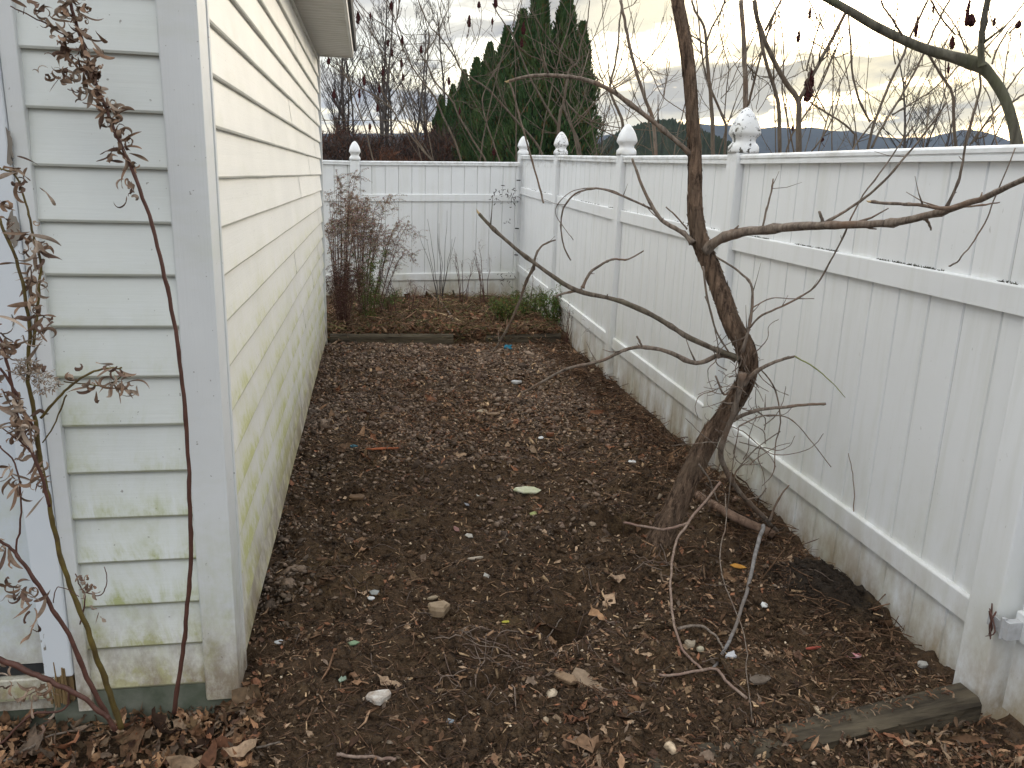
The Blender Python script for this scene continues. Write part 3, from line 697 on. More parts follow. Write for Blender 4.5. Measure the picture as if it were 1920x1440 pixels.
stick('fallen_log', [(1296, 921), (1365, 962), (1450, 1003)], 18, 20, 'stripped pinkish brown log lying against the foot of the fence behind the trunk', 'log', m_bark('stripped log', (.10, .06, .042), (.30, .20, .145), (.17, .11, .08), 12, .9, .008), onground=True, sides=16, lift=-.004)
stick('dark_vine', [(1360, 925, 2.9), (1361, 985, 2.8), (1350, 1060, 2.6), (1395, 1190, 2.3), (1400, 1260, 2.15), (1411, 1350, 2.0)], 2.5, 2.5, 'thin dark vine hanging straight down right of the trunk', 'vine', ys=(3, 2))
stick('dark_vine', [(1903, 277), (1869, 364), (1840, 430), (1803, 481), (1781, 500)], 2.5, 3.5, 'thin dark vine hanging in front of the fence, ending at the middle rail', 'vine', ys=(2.1, 2.2))
stick('dry_weed_stalk', [(1606, 1070), (1601, 1000), (1600, 900), (1590, 850)], 3, 1.5, 'single fine dry stem standing against the white boards of the fence', 'stem', M_PALEST, ys=(2.82, 2.88))
stick('root_arc', [(1270, 1180), (1310, 1172), (1340, 1190), (1355, 1215)], 7, 5, 'arched brown root looping out of the soil left of the grey stick', 'root', onground=True, lift=.03)
stick('broken_twig', [(1170, 980), (1210, 988), (1250, 992), (1292, 980)], 5, 6, 'reddish twig stub sticking out left across the base of the trunk', 'twig', M_PALEST, ys=(2.98, 3.0))
stick('fallen_branch', [(780, 580), (830, 590), (870, 606)], 4, 6, 'pale peeled branch lying on the far bed', 'branch', M_PALEW, onground=True, lift=.05)
stick('fallen_branch', [(795, 545), (830, 570), (850, 602)], 3, 4, 'thin grey branch leaning over the far bed above the peeled one', 'branch', M_BRANCH, onground=True, lift=.06)

stick('grey_rootlet', [(1012, 1152), (1040, 1160), (1072, 1172), (1086, 1186)], 3.5, 2.5, 'grey rootlet lying level across the dark dug hollow', 'root', M_BRANCH, ys=(2.78, 2.70))
stick('grey_rootlet', [(1062, 1140), (1052, 1160), (1034, 1185), (1024, 1196)], 3, 2, 'slanting grey rootlet standing in the dark dug hollow', 'root', M_BRANCH, ys=(2.76, 2.66))
stick('lying_stick', [(632, 1414), (660, 1418), (700, 1420), (742, 1424)], 7, 7, 'straight pale brown stick lying at the bottom edge of the picture', 'stick', M_PALEST, onground=True, lift=.012)
stick('lying_stick', [(395, 1432), (440, 1418), (490, 1400), (525, 1392)], 5, 4, 'dark stick lying below the house corner, right of the leaf heap', 'stick', M_BRANCH, onground=True, lift=.012)
stick('lying_stick', [(0, 1432), (50, 1405), (95, 1380), (160, 1368)], 6, 4, 'brown stick across the leaf heap at the bottom left corner', 'stick', M_BRANCH, onground=True, lift=.04)

# ------------------------------------------------------------------ big leaning branch and sumacs behind the fences
Z1, Z2, Z3, Z4 = [(lambda x, y, o=o: (o+x*.2153, y*.2153)) for o in (590, 920, 1280, 1580)]
def zp(Z, *c): return [Z(c[i], c[i+1]) for i in range(0, len(c), 2)]
def cone(parent, px, py, y, hpx=13, wpx=6, lean=(0, 0)):
    c = at(px, py, y); h = hpx*y/F*1.05; r = wpx*y/F/2*.95; mb = MB(); mb.tube([c+np.array((0, 0, -h*.3)), c+np.array((.1*r, 0, -h*.8)), c+np.array((random.uniform(-.6, .9)*h, 0, -h*1.5))], [1.1*y/F/2]*3, 5); V = []; K = 9; rows = 9
    ax = Vector((lean[0], .15*random.uniform(-1, 1), 1)).normalized()
    mb.tube([Vector(c)+ax*(q-.5)*h for q in (0, .15, .4, .7, 1)], [r*.3, r*.75, r*.8, r*.5, r*.1], 7)
    for k in range(95):
        t_ = random.random(); rr = r*(math.sin(math.pi*min(1, .12+t_*.88))**.7)*random.uniform(.55, 1.1)*(1-.35*t_)
        a = random.uniform(0, 6.28); p = Vector(c)+ax*(t_-.5)*h+Vector((math.cos(a), math.sin(a), 0))*rr; s_ = r*random.uniform(.22, .4)
        mb.add([p+Vector((s_, 0, 0)), p+Vector((-s_*.5, s_*.8, 0)), p+Vector((-s_*.5, -s_*.8, 0)), p+Vector((0, 0, s_*1.6)), p-Vector((0, 0, s_))], [(0, 1, 3), (1, 2, 3), (2, 0, 3), (1, 0, 4), (2, 1, 4), (0, 2, 4)])
    return mb.build('fruit_cluster', M_FRUIT, parent)
def base_depth(px, py, x):
    d = ray(px, py); return min(x*d[1]/d[0], 14.) if d[0] > 0.02 else 12.6
def sumac(label, main, w0, w1, branches=(), cones=(), depth=None, xoff=None, mat=M_SUMAC, name='sumac_tree', cat='tree', twigs=5, group='sumac trees behind the fences'):
    y = depth or base_depth(*main[0], xoff)
    g0 = at(*main[0], y); th = thing(name, label, cat, (g0[0], y, 0), group)
    L = smoothline(pl(main, y), 5); L = wobble(L, .007*y/8, random.random()*70)
    foot = L[0]-np.array((-.05, 0, 0)); L = [np.array((foot[0]+(L[0][0]-L[2][0])*1.5, y, -.1))]+[.5*(L[0]+np.array((foot[0]+(L[0][0]-L[2][0])*1.5, y, -.1)))]+L
    n = len(L); R = [max(.8, (w0+(w1-w0)*max(0, i-2)/(n-3)))*y/F/2 for i in range(n)]
    mb = MB(); mb.tube(L, R, 8, bumpy=.1); mb.build('trunk', mat, th, smooth=True)
    def sub(P, a, b):
        l = wobble(smoothline(pl(P, y), 5), .006*y/8, random.random()*70); m_ = len(l)
        r = [max(.7, a+(b-a)*i/(m_-1))*y/F/2 for i in range(m_)]
        q = MB(); q.tube(l, r, 6, bumpy=.08)
        # little side twigs
        for k in range(twigs if m_ > 6 else 0):
            i = random.randint(2, m_-2); ln = random.uniform(.10, .40)*y/8; d = l[i+1]-l[i-1]; d /= np.linalg.norm(d)
            e = l[i]+ln*_n(d+np.array([random.uniform(-.8, .8), random.uniform(-.6, .6), random.uniform(.1, .9)]))
            mid = (l[i]+e)/2+np.array([random.uniform(-.02, .02), 0, -.03])
            q.tube([l[i], mid, e], [r[i]*.6, r[i]*.45, r[i]*.3], 5)
        q.build('branch', mat, th, smooth=True)
    for P, a, b in branches: sub(P, a, b)
    for c_ in cones: cone(th, c_[0], c_[1], y, *(c_[2:] if len(c_) > 2 else ()))
    return th
# left group, beyond the far fence
sumac('leftmost sumac, low stem leaning far left towards the eave', zp(Z1, 1015, 1395, 900, 1260, 740, 1060, 680, 960, 560, 860, 400, 760, 290, 680, 200, 610, 130, 560), 3.4, 1.4,
      [(zp(Z1, 1010, 1390, 880, 1200, 860, 1120, 760, 1062, 540, 1045, 320, 1050, 60, 1045), 2.6, 1), (zp(Z1, 680, 960, 600, 820, 560, 720, 520, 540, 480, 420, 490, 330, 480, 220, 420, 90, 360, 0), 2.2, 1),
       (zp(Z1, 480, 425, 430, 400, 360, 395), 1.4, 1), (zp(Z1, 475, 400, 440, 290, 385, 200), 1.4, 1), (zp(Z1, 640, 930, 500, 850, 400, 800), 1.2, .8), (zp(Z1, 250, 655, 230, 590, 150, 510), 1.2, .8), (zp(Z1, 560, 800, 545, 730, 440, 740), 1, .8), (zp(Z1, 860, 1165, 700, 1180, 560, 1170), 1, .8)],
      [(*Z1(120, 530), 10, 7), (*Z1(376, 155), 18, 8), (*Z1(430, 700), 15, 7), (*Z1(388, 815), 14, 6), (*Z1(167, 820), 14, 7), (*Z1(562, 770), 13, 6), (*Z1(592, 620), 14, 6), (*Z1(545, 940), 12, 6), (*Z1(480, 1100), 10, 6)], depth=12.2)
sumac('second sumac from the eave, upright stem curving left with thick top', zp(Z1, 1275, 1395, 1220, 1230, 1120, 1020, 1030, 820, 900, 660, 800, 490, 740, 340, 690, 170, 610, 0), 4, 1.6,
      [(zp(Z1, 700, 200, 725, 120, 735, 0), 2.4, 2), (zp(Z1, 745, 330, 600, 215, 490, 140, 390, 40, 350, -10), 1.8, 1.2), (zp(Z1, 850, 590, 760, 545, 690, 490, 670, 460), 1.3, 1), (zp(Z1, 790, 460, 720, 425, 640, 390), 1.2, 1), (zp(Z1, 830, 520, 650, 490, 560, 430, 510, 380), 1.3, .9), (zp(Z1, 720, 250, 800, 300, 920, 300, 1050, 310), 1.2, .9)],
      [(*Z1(485, 137), 10, 5), (*Z1(665, 48), 12, 7), (*Z1(638, 372), 11, 6), (*Z1(674, 455), 13, 5), (*Z1(755, 545), 14, 6), (*Z1(762, 345), 13, 6), (*Z1(768, 670), 12, 6)], depth=12.5)
sumac('third sumac from the eave, reddish fork below its crown', zp(Z1, 1490, 1395, 1380, 1220, 1270, 1030, 1190, 870, 1060, 730, 980, 560, 960, 470, 1000, 360, 970, 200, 905, 0), 4, 1.5,
      [(zp(Z1, 980, 560, 860, 400, 760, 280, 720, 230), 1.6, 1), (zp(Z1, 965, 470, 1050, 330, 1090, 160, 1100, 0), 1.5, 1), (zp(Z1, 1190, 860, 1100, 850, 1000, 830), 1.2, .8), (zp(Z1, 1190, 850, 1260, 760, 1280, 600, 1240, 470), 1.2, .8), (zp(Z1, 1210, 880, 1300, 890, 1380, 950, 1450, 980), 1.1, .8)],
      [(*Z1(925, 430), 12, 6), (*Z1(1168, 705), 12, 7), (*Z1(1262, 965), 13, 5)], depth=12.3)
sumac('tallest sumac behind the far fence, long diagonal stem reaching up left', zp(Z1, 1980, 1335, 1910, 1220, 1780, 1080, 1660, 940, 1500, 770, 1380, 690, 1270, 600, 1220, 500, 1100, 330, 1000, 220, 900, 0), 4.6, 1.8,
      [(zp(Z1, 1270, 600, 1200, 420, 1140, 270, 1070, 0), 2, 1.3), (zp(Z1, 1300, 575, 1400, 400, 1450, 200, 1450, 60), 1.3, 1), (zp(Z1, 1300, 545, 1330, 330, 1345, 230), 1.2, .9), (zp(Z1, 1200, 560, 1080, 530, 860, 520), 1.2, .9), (zp(Z1, 1230, 565, 1100, 620, 960, 660, 850, 660, 780, 610), 1.3, .9), (zp(Z1, 1180, 380, 1000, 375, 780, 385, 680, 370), 1.1, .8), (zp(Z1, 1380, 670, 1500, 650, 1600, 590), 1.4, 1), (zp(Z1, 1180, 300, 1165, 150, 1165, 0), 1.2, 1), (zp(Z1, 1100, 330, 1040, 160, 1000, 0), 1.3, 1)],
      [(*Z1(1430, 40), 9, 7), (*Z1(1345, 185), 18, 8)], depth=12.4)
sumac('slim kinked sumac stem in front of the dark evergreens', zp(Z1, 1610, 1395, 1540, 1200, 1480, 1010, 1460, 880, 1490, 770, 1600, 560, 1700, 400, 1780, 200), 3, 1.2,
      [(zp(Z1, 1460, 940, 1380, 820, 1330, 720, 1300, 620), 1.2, .8), (zp(Z1, 1500, 1290, 1400, 1200, 1300, 1060), 1, .8), (zp(Z1, 1530, 1310, 1600, 1080, 1640, 850, 1665, 670), 1.2, .9)], [(*Z1(1560, 1320), 12, 8)], depth=12.0)
sumac('sumac crossing the evergreens, red fruit heads near its top', zp(Z2, 590, 1110, 540, 1020, 430, 840, 330, 650, 240, 430, 180, 290, 90, 160, 10, 30), 5, 1.8,
      [(zp(Z2, 200, 360, 320, 470, 430, 520, 600, 620, 780, 650), 2, 1.4), (zp(Z2, 60, 50, 150, 100, 260, 145, 390, 155), 1.3, 1), (zp(Z2, 180, 280, 210, 160, 160, 130), 1.4, 1), (zp(Z2, 190, 320, 240, 200, 270, 0), 1.2, 1), (zp(Z2, 230, 400, 100, 395, 0, 300), 1.1, .8), (zp(Z2, 250, 500, 150, 570, 0, 640), 1.2, .9), (zp(Z2, 200, 400, 80, 560, 0, 690), 1.3, 1)],
      [(*Z2(42, 22), 14, 9), (*Z2(285, 250), 18, 9), (*Z2(270, 370), 16, 7), (*Z2(15, 183), 11, 5)], depth=11.9)
sumac('many-stemmed sumac rising behind the mould specked cap of the third post', zp(Z2, 590, 1130, 605, 990, 640, 870, 660, 740, 690, 600, 760, 540, 780, 400, 840, 200, 860, 0), 6.5, 1.8,
      [(zp(Z2, 640, 870, 560, 760, 490, 700, 380, 680), 2.6, 1.3), (zp(Z2, 660, 740, 610, 560, 600, 450, 650, 330, 690, 180, 700, 0), 2, 1.3), (zp(Z2, 780, 600, 600, 440, 480, 300, 400, 170, 330, 60), 2.6, 1.4), (zp(Z2, 810, 650, 790, 430, 740, 340, 720, 250), 1.8, 1.2), (zp(Z2, 700, 900, 690, 800, 740, 730, 800, 560), 2, 1.2), (zp(Z2, 820, 430, 900, 320, 970, 150, 1010, 0), 1.8, 1.2), (zp(Z2, 640, 960, 570, 900, 500, 800, 470, 640, 480, 400, 480, 200), 1.8, 1), (zp(Z2, 600, 480, 540, 380, 590, 280, 605, 200), 1.3, .9), (zp(Z2, 300, 300, 420, 370, 560, 470, 620, 500), 1.3, 1.3), (zp(Z2, 580, 1160, 480, 1150, 350, 1060, 250, 980), 1.4, .9), (zp(Z2, 700, 700, 760, 860, 750, 960), 1.4, 1), (zp(Z2, 640, 640, 420, 690, 350, 700), 1.4, 1), (zp(Z2, 800, 490, 900, 480, 960, 420, 990, 370), 1.1, .8)], depth=11.8)
sumac('forking sumac with split pale stems right of the specked post cap', zp(Z2, 780, 1345, 750, 1200, 690, 1070, 650, 960, 640, 870, 690, 930, 760, 1000), 6.5, 3,
      [(zp(Z2, 690, 1150, 800, 1030, 900, 900, 1000, 800, 1120, 720, 1250, 610, 1380, 500, 1480, 380, 1560, 250, 1580, 150), 2.4, 1.2), (zp(Z2, 760, 1000, 900, 1060, 1100, 1110, 1300, 1130, 1500, 1150, 1700, 1230), 2.4, 1.6), (zp(Z2, 760, 1010, 900, 1100, 1100, 1190, 1300, 1260, 1400, 1310), 2.2, 1.6), (zp(Z2, 720, 1080, 860, 940, 960, 840, 1100, 760, 1200, 690, 1330, 590), 2, 1.2), (zp(Z2, 700, 1340, 760, 1230, 860, 1140), 1.5, 1.1)], xoff=2.6)
sumac('straight leaning sumac ending above the fourth post cap from the corner', zp(Z2, 1155, 1090, 1110, 960, 1060, 850, 1040, 750, 1080, 560, 1110, 400, 1125, 200, 1140, 0), 6, 2.6,
      [(zp(Z2, 1040, 760, 960, 600, 910, 400, 875, 250), 1.8, 1), (zp(Z2, 1040, 740, 1020, 520, 990, 300, 970, 0), 1.8, 1.1), (zp(Z2, 1050, 730, 1130, 540, 1180, 330, 1230, 100), 1.8, 1.1), (zp(Z2, 1060, 720, 1170, 640, 1210, 440, 1270, 110), 1.5, 1), (zp(Z2, 1050, 780, 1200, 700, 1340, 600), 1.6, 1.2), (zp(Z2, 1060, 850, 1200, 960, 1330, 1080, 1380, 1110), 1.6, 1.1), (zp(Z2, 1050, 870, 1010, 1010, 960, 1150, 890, 1330), 1.6, 1.2), (zp(Z2, 990, 720, 900, 670, 830, 650), 2.4, 1.6), (zp(Z2, 1000, 1010, 900, 900, 820, 780), 1.3, 1)], xoff=2.7)
sumac('tall dark stem running straight up left of the shaggy tree', zp(Z2, 1440, 1340, 1410, 1030, 1330, 820, 1250, 560, 1200, 350, 1160, 150, 1130, 0), 7, 5,
      [(zp(Z2, 1215, 440, 1340, 560, 1400, 640, 1500, 840, 1620, 930, 1720, 1000), 2, 1.6), (zp(Z2, 1200, 420, 1120, 310), 1.6, 1), (zp(Z2, 1160, 80, 1240, 40, 1270, 0), 1.8, 1.2), (zp(Z2, 1180, 1060, 1250, 830, 1350, 640, 1420, 510), 1.6, 1.1), (zp(Z2, 1500, 840, 1540, 660, 1560, 530), 1.8, 1.6), (zp(Z2, 1420, 1040, 1500, 880, 1530, 640, 1550, 400), 1.4, 1), (zp(Z2, 1390, 600, 1470, 640, 1540, 660), 1.3, 1), (zp(Z2, 1190, 1040, 1330, 900, 1440, 770, 1560, 700, 1640, 610), 1.4, 1), (zp(Z2, 1390, 520, 1440, 400, 1500, 150), 1.4, 1)], xoff=2.5, mat=M_BRANCH)
# right group, behind the long fence
sumac('pale sumac just right of the shaggy trunk, forked at its top', zp(Z3, 265, 1340, 255, 1000, 230, 700, 210, 480, 205, 360, 180, 220, 110, 100, 80, 0), 8, 3.5,
      [(zp(Z3, 205, 360, 260, 230, 330, 100, 370, 0), 4, 3), (zp(Z3, 205, 385, 140, 350, 70, 300), 3, 2.5), (zp(Z3, 200, 500, 280, 420, 370, 280), 1.8, 1.2)], xoff=2.45)
sumac('sumac with wiry crooked stems behind the top of the second post', zp(Z3, 380, 1100, 290, 880, 210, 680, 170, 480, 150, 300, 120, 0), 5, 2.4,
      [(zp(Z3, 360, 1070, 380, 800, 400, 600, 350, 400, 300, 150, 270, 0), 2.4, 1.4), (zp(Z3, 170, 480, 120, 420, 80, 340), 1.8, 1.4), (zp(Z3, 250, 760, 280, 600, 350, 430, 420, 200, 490, 30), 2, 1.3), (zp(Z3, 330, 860, 400, 780, 460, 640, 500, 540), 1.8, 1.4), (zp(Z3, 500, 520, 440, 480), 1.4, 1), (zp(Z3, 380, 1060, 440, 1010, 520, 940), 1.4, 1), (zp(Z3, 300, 850, 350, 560, 370, 450), 1.3, 1), (zp(Z3, 270, 1000, 180, 880, 130, 780), 1.3, 1), (zp(Z3, 500, 460, 400, 330, 360, 200, 350, 80), 1.4, 1.1)], xoff=2.7)
sumac('thick straight pole of a stem rising right above the second post cap', zp(Z3, 550, 930, 545, 700, 535, 500, 525, 250, 510, 0), 10, 8, [(zp(Z3, 550, 460, 600, 300, 640, 230), 2, 1.4), (zp(Z3, 510, 500, 400, 620, 330, 700), 1.8, 1.2), (zp(Z3, 555, 450, 640, 280, 740, 0), 2, 1.4)], xoff=2.3, mat=M_BRANCH)
sumac('curving sumac leaning right above the second post, crossing its neighbour', zp(Z3, 845, 1335, 840, 1000, 820, 840, 770, 680, 720, 520, 680, 330, 630, 0), 7.5, 6,
      [(zp(Z3, 570, 920, 640, 640, 700, 420, 800, 120, 860, 0), 5, 4), (zp(Z3, 700, 420, 620, 560, 560, 680), 2.4, 1.6), (zp(Z3, 560, 560, 640, 650, 740, 670), 2, 1.4), (zp(Z3, 780, 800, 740, 720, 650, 660, 560, 560), 1.5, 1), (zp(Z3, 600, 880, 680, 780, 820, 660), 1.5, 1), (zp(Z3, 650, 980, 720, 870, 740, 830), 1.5, 1), (zp(Z3, 640, 950, 665, 800, 665, 660), 1.5, 1)], xoff=2.35)
sumac('stout forked sumac stem with a wide Y, left of the large red seed head', zp(Z3, 1010, 1330, 1010, 1100, 1005, 880, 900, 720, 790, 520, 690, 280, 640, 130, 620, 0), 11, 7,
      [(zp(Z3, 1010, 880, 1060, 790, 1140, 640, 1280, 380, 1420, 110), 8, 6), (zp(Z3, 1080, 620, 1130, 400, 1200, 200, 1300, 0), 3.4, 2.2), (zp(Z3, 1050, 610, 1020, 480, 1000, 360), 1.6, 1.4), (zp(Z3, 1170, 260, 1140, 200, 1110, 150), 1.6, 1.4), (zp(Z3, 1290, 480, 1180, 390, 1090, 330, 1030, 200), 1.8, 1.2), (zp(Z3, 1300, 510, 1380, 490, 1450, 460), 1.5, 1.2), (zp(Z3, 720, 270, 860, 0), 5, 4), (zp(Z3, 900, 690, 980, 660, 1060, 610), 1.5, 1.3), (zp(Z3, 790, 690, 800, 400, 810, 100), 3.4, 2.2), (zp(Z3, 1100, 0, 1180, 170, 1260, 290, 1330, 400), 2, 1.5)],
      [(*Z3(1100, 745), 52, 20), (*Z3(1010, 320), 18, 8), (*Z3(1108, 110), 18, 7)], xoff=2.3)
sumac('pair of slim stems between the two red fruit stalks and the fence', zp(Z3, 970, 1330, 920, 1080, 880, 880, 865, 740, 880, 550, 870, 300, 830, 90), 3, 2, [(zp(Z3, 970, 1080, 900, 850, 870, 740), 1.5, 1.2), (zp(Z3, 900, 1330, 960, 1160, 1130, 900, 1280, 560, 1340, 420, 1370, 230), 4, 2.4), (zp(Z3, 1170, 780, 1250, 600, 1330, 430, 1440, 250), 2.4, 1.8)], [(*Z3(960, 1110), 12, 6)], xoff=2.6)
sumac('knobbly sumac stem lying out low to the right under the big seed head', zp(Z3, 1500, 1170, 1420, 1090, 1330, 1030, 1200, 950, 1110, 890), 4, 3.5, [(zp(Z3, 1240, 960, 1200, 890, 1140, 810), 1.6, 1.4), (zp(Z3, 1120, 1320, 1220, 1190, 1310, 1010, 1360, 850, 1370, 680), 3, 2), (zp(Z3, 1470, 1120, 1370, 900, 1320, 740), 1.2, .9), (zp(Z3, 1170, 840, 1260, 730, 1330, 670), 1.3, 1), (zp(Z3, 1060, 1330, 1120, 1120, 1140, 920), 2, 1.5)], [(*Z3(1215, 1210), 9, 7)], xoff=2.5)
big = thing('leaning_tree', 'thick greenish limb curving down from the top right to behind the fence', 'tree', (2.6, 2.9, 0))
YB = base_depth(*Z4(1500, 1250), 2.32)
big.location = tuple(at(*Z4(1500, 1250), YB)*np.array((1, 1, 0)))
c_ = zp(Z4, 1520, 1270, 1490, 1100, 1420, 880, 1330, 720, 1230, 600, 1100, 540, 900, 480, 700, 420, 480, 325, 280, 225, 120, 130, 0, 60, -180, -40)
L = smoothline(pl(c_, YB, YB+.25), 6); L = [L[0]*np.array((1, 1, 0))+np.array((.05, 0, -.1))]+[L[0]*np.array((1, 1, .5))+np.array((.02, 0, 0))]+L
R = [w_*YB/F/2 for w_ in np.interp(np.arange(len(L))/(len(L)-1), [0, .12, .3, .42, .5, .6, 1], [26, 20, 20, 28, 20, 19, 15])]
mb = MB(); mb.tube(L, R, 16, bumpy=.1); mb.build('trunk', M_GREENB, big, smooth=True)
for c_, a, b in ((zp(Z4, 1215, 580, 1205, 450, 1215, 280, 1250, 60, 1270, -60), 15, 13), (zp(Z4, 1230, 440, 1400, 250, 1500, 130, 1579, 20), 4, 3), (zp(Z4, 1420, 800, 1500, 680, 1579, 580), 4, 3), (zp(Z4, 1460, 910, 1530, 850, 1600, 810), 5, 4), (zp(Z4, 1300, 560, 1340, 440, 1420, 300, 1480, 210), 4, 3), (zp(Z4, 1290, 500, 1240, 440), 3, 3), (zp(Z4, 520, 310, 440, 180, 370, 80, 330, 0), 5, 3.5), (zp(Z4, 50, 130, 70, 370, 80, 600, 120, 800, 180, 950, 240, 1060), 4, 5)):
    branch(big, c_, a, b, YB+.05, mat=M_GREENB if a > 10 else M_SUMAC, sub=5)
sumac('bare shrub of reddish stems rising at the right behind the fence top', zp(Z4, 985, 1290, 970, 1050, 955, 820, 890, 700, 790, 540, 750, 480), 6.5, 4,
      [(zp(Z4, 910, 690, 1000, 580, 1100, 480, 1200, 380, 1350, 270, 1450, 160), 3, 2), (zp(Z4, 955, 810, 1100, 720, 1180, 670), 2, 1.2), (zp(Z4, 970, 800, 1030, 670, 1080, 580), 1.6, 1.1), (zp(Z4, 900, 680, 895, 560, 910, 440, 980, 330), 2.6, 2), (zp(Z4, 1100, 440, 1050, 330, 980, 300), 2, 1.6), (zp(Z4, 1090, 460, 1010, 280, 900, 110, 800, 0), 3, 2), (zp(Z4, 980, 300, 860, 160, 770, 0), 3.4, 3)],
      [(*Z4(955, 370), 22, 11), (*Z4(1090, 100), 44, 9), (*Z4(1115, 180), 16, 20), (*Z4(920, 590), 20, 6)], xoff=2.5)
sumac('slender leaning sumac crossing behind the big greenish limb', zp(Z4, 220, 1290, 270, 1080, 350, 880, 430, 680, 520, 500, 580, 340, 700, 90, 745, 0), 5.5, 4,
      [(zp(Z4, 250, 1290, 330, 1130, 420, 980, 520, 820, 620, 640, 700, 480, 780, 300, 860, 130, 930, 0), 5, 4), (zp(Z4, 430, 1000, 600, 900, 760, 800, 870, 700), 3.4, 2.5), (zp(Z4, 460, 560, 440, 400, 470, 120, 480, 0), 2.6, 1.6), (zp(Z4, 370, 900, 480, 740, 600, 610, 780, 540), 1.8, 1.2), (zp(Z4, 570, 620, 600, 450, 720, 200, 790, 80), 2, 1.4), (zp(Z4, 340, 890, 200, 800, 110, 700), 1.6, 1.2), (zp(Z4, 230, 1060, 200, 900, 220, 600, 240, 320), 1.6, 1.1), (zp(Z4, 240, 370, 120, 420, 0, 480), 1.3, 1), (zp(Z4, 80, 1310, 170, 1180, 280, 1040), 3, 2.4), (zp(Z4, 480, 90, 550, 40, 660, 90), 1.2, .9)], [(*Z4(645, 220), 40, 9), (*Z4(790, 80), 16, 5)], xoff=2.55)
sumac('low spreading sumac at the far right edge, between limb and hill', zp(Z4, 1060, 1290, 1100, 1150, 1150, 950, 1200, 760, 1190, 640), 6, 4,
      [(zp(Z4, 1120, 1250, 1200, 1140, 1300, 1000, 1380, 900), 5, 4), (zp(Z4, 1100, 1280, 1160, 1180, 1270, 1060, 1390, 970), 3, 2), (zp(Z4, 1220, 740, 1290, 880, 1310, 1040), 2.2, 1.6), (zp(Z4, 1400, 740, 1420, 560, 1450, 380, 1470, 300), 2.4, 1.6), (zp(Z4, 1579, 280, 1440, 370), 1.6, 1.2), (zp(Z4, 1579, 500, 1550, 400, 1550, 270), 1.6, 1.2), (zp(Z4, 700, 1290, 740, 1060, 760, 820), 2.4, 1.5), (zp(Z4, 660, 1180, 800, 1020, 940, 870, 1180, 670), 1.6, 1.1), (zp(Z4, 1270, 20, 1300, 180, 1420, 320), 2, 1.4), (zp(Z4, 1579, 170, 1500, 240, 1440, 300), 2.6, 2)], [(*Z4(1320, 190), 14, 8), (*Z4(1530, 215), 12, 12)], xoff=2.45)
sumac('reddish thin whip hanging over the fence top at the far right', zp(Z4, 1375, 1500, 1380, 1385, 1340, 1240, 1315, 1100, 1300, 920, 1240, 760), 3.2, 1.6, xoff=2.15, mat=M_BRANCH, twigs=0)

SL = ['thin sumac whip %s' % q for q in ('between eave and first red fruit heads', 'left of the evergreens with two side shoots', 'just before the leftmost evergreen', 'crossing the foot of the evergreen row', 'rising behind the corner post', 'between the corner post and specked cap', 'right of the specked third cap', 'before the pale brush left of the clean cap', 'directly behind the clean fourth cap', 'between clean cap and shaggy trunk', 'touching the shaggy trunk on its left', 'right of the shaggy trunk, bending left', 'before the blue hill by the big mouldy cap', 'left of the wide forked sumac', 'under the large red seed head', 'right of the large seed head, upright', 'in the bright part of the sky', 'below the middle of the greenish limb', 'left of the limb foot', 'at the far right behind the limb foot')]
for i_, px_ in enumerate((700, 790, 812, 900, 968, 1010, 1085, 1120, 1178, 1225, 1262, 1345, 1455, 1480, 1530, 1560, 1612, 1680, 1790, 1850)):
    ln_ = random.uniform(-.5, .35) if px_ < 1300 else random.uniform(-.25, .5); y0_ = 300
    P_ = [(px_+ln_*(y0_-q)*(.55+.45*(y0_-q)/300), q) for q in (y0_, 230, 150, 80, 0, -40)][:random.choice((4, 5, 6))]
    br_ = []
    for b_ in range(5):
        k_ = random.randint(0, 2); q0 = P_[k_]; sg = random.choice((-1, 1)); L_ = random.uniform(60, 150)
        br_.append(([q0, (q0[0]+sg*L_*.28, q0[1]-L_*.5), (q0[0]+sg*L_*.42, q0[1]-L_)], 1.4, .8))
    sumac(SL[i_], P_, random.uniform(1.8, 3.2), 1.2, br_, xoff=random.uniform(2.3, 3.3) if px_ > 1000 else None, depth=None if px_ > 1000 else 12+random.random()*1.5, name='sumac_whip', group='thin whips behind the fences', twigs=3)

# ------------------------------------------------------------------ background: evergreens, bare trees, thickets
def arbor_mesh(seed, h=8., r=1.0, n=16000):
    rs = np.random.RandomState(seed); t_ = rs.rand(n)**.85; z = t_*h*.98+.1
    prof = 1.12*r*np.clip(1-t_**1.9, 0, 1)**.85*(.86+.14*np.sin(t_*34+seed))
    a = rs.rand(n)*2*np.pi; lump = 1+.16*np.sin(a*5+z*1.6+seed)+.12*np.sin(a*9-z*3.1)
    rad = prof*lump*(.62+.50*rs.rand(n)**.6); rad += (t_ > .95)*rs.rand(n)*.05
    c = np.stack([np.cos(a)*rad, np.sin(a)*rad, z], 1)
    out = np.stack([np.cos(a), np.sin(a), np.zeros(n)], 1); tan = np.stack([-np.sin(a), np.cos(a), np.zeros(n)], 1)
    tw = rs.uniform(-1.1, 1.1, n)[:, None]; s_ = (rs.uniform(.035, .085, n))[:, None]
    wd = tan*np.cos(tw)+out*np.sin(tw); up = np.array([0, 0, 1.])+out*rs.uniform(.1, .7, n)[:, None]
    V = np.stack([c-wd*s_*.5, c+wd*s_*.5, c+wd*s_*.3+up*s_*2.4, c-wd*s_*.3+up*s_*2.0], 1).reshape(-1, 3)
    col = np.array([.032, .072, .026])+rs.rand(n, 1)*np.array([.035, .055, .02])+np.clip(np.sin(a*3+z*2.2+seed), 0, 1)[:, None]*np.array([.03, .03, .008]); col[rs.rand(n) < .08] = (.12, .09, .035)
    return V, np.arange(4*n).reshape(n, 4), np.repeat(col*1.25, 4, 0)
A_M = []
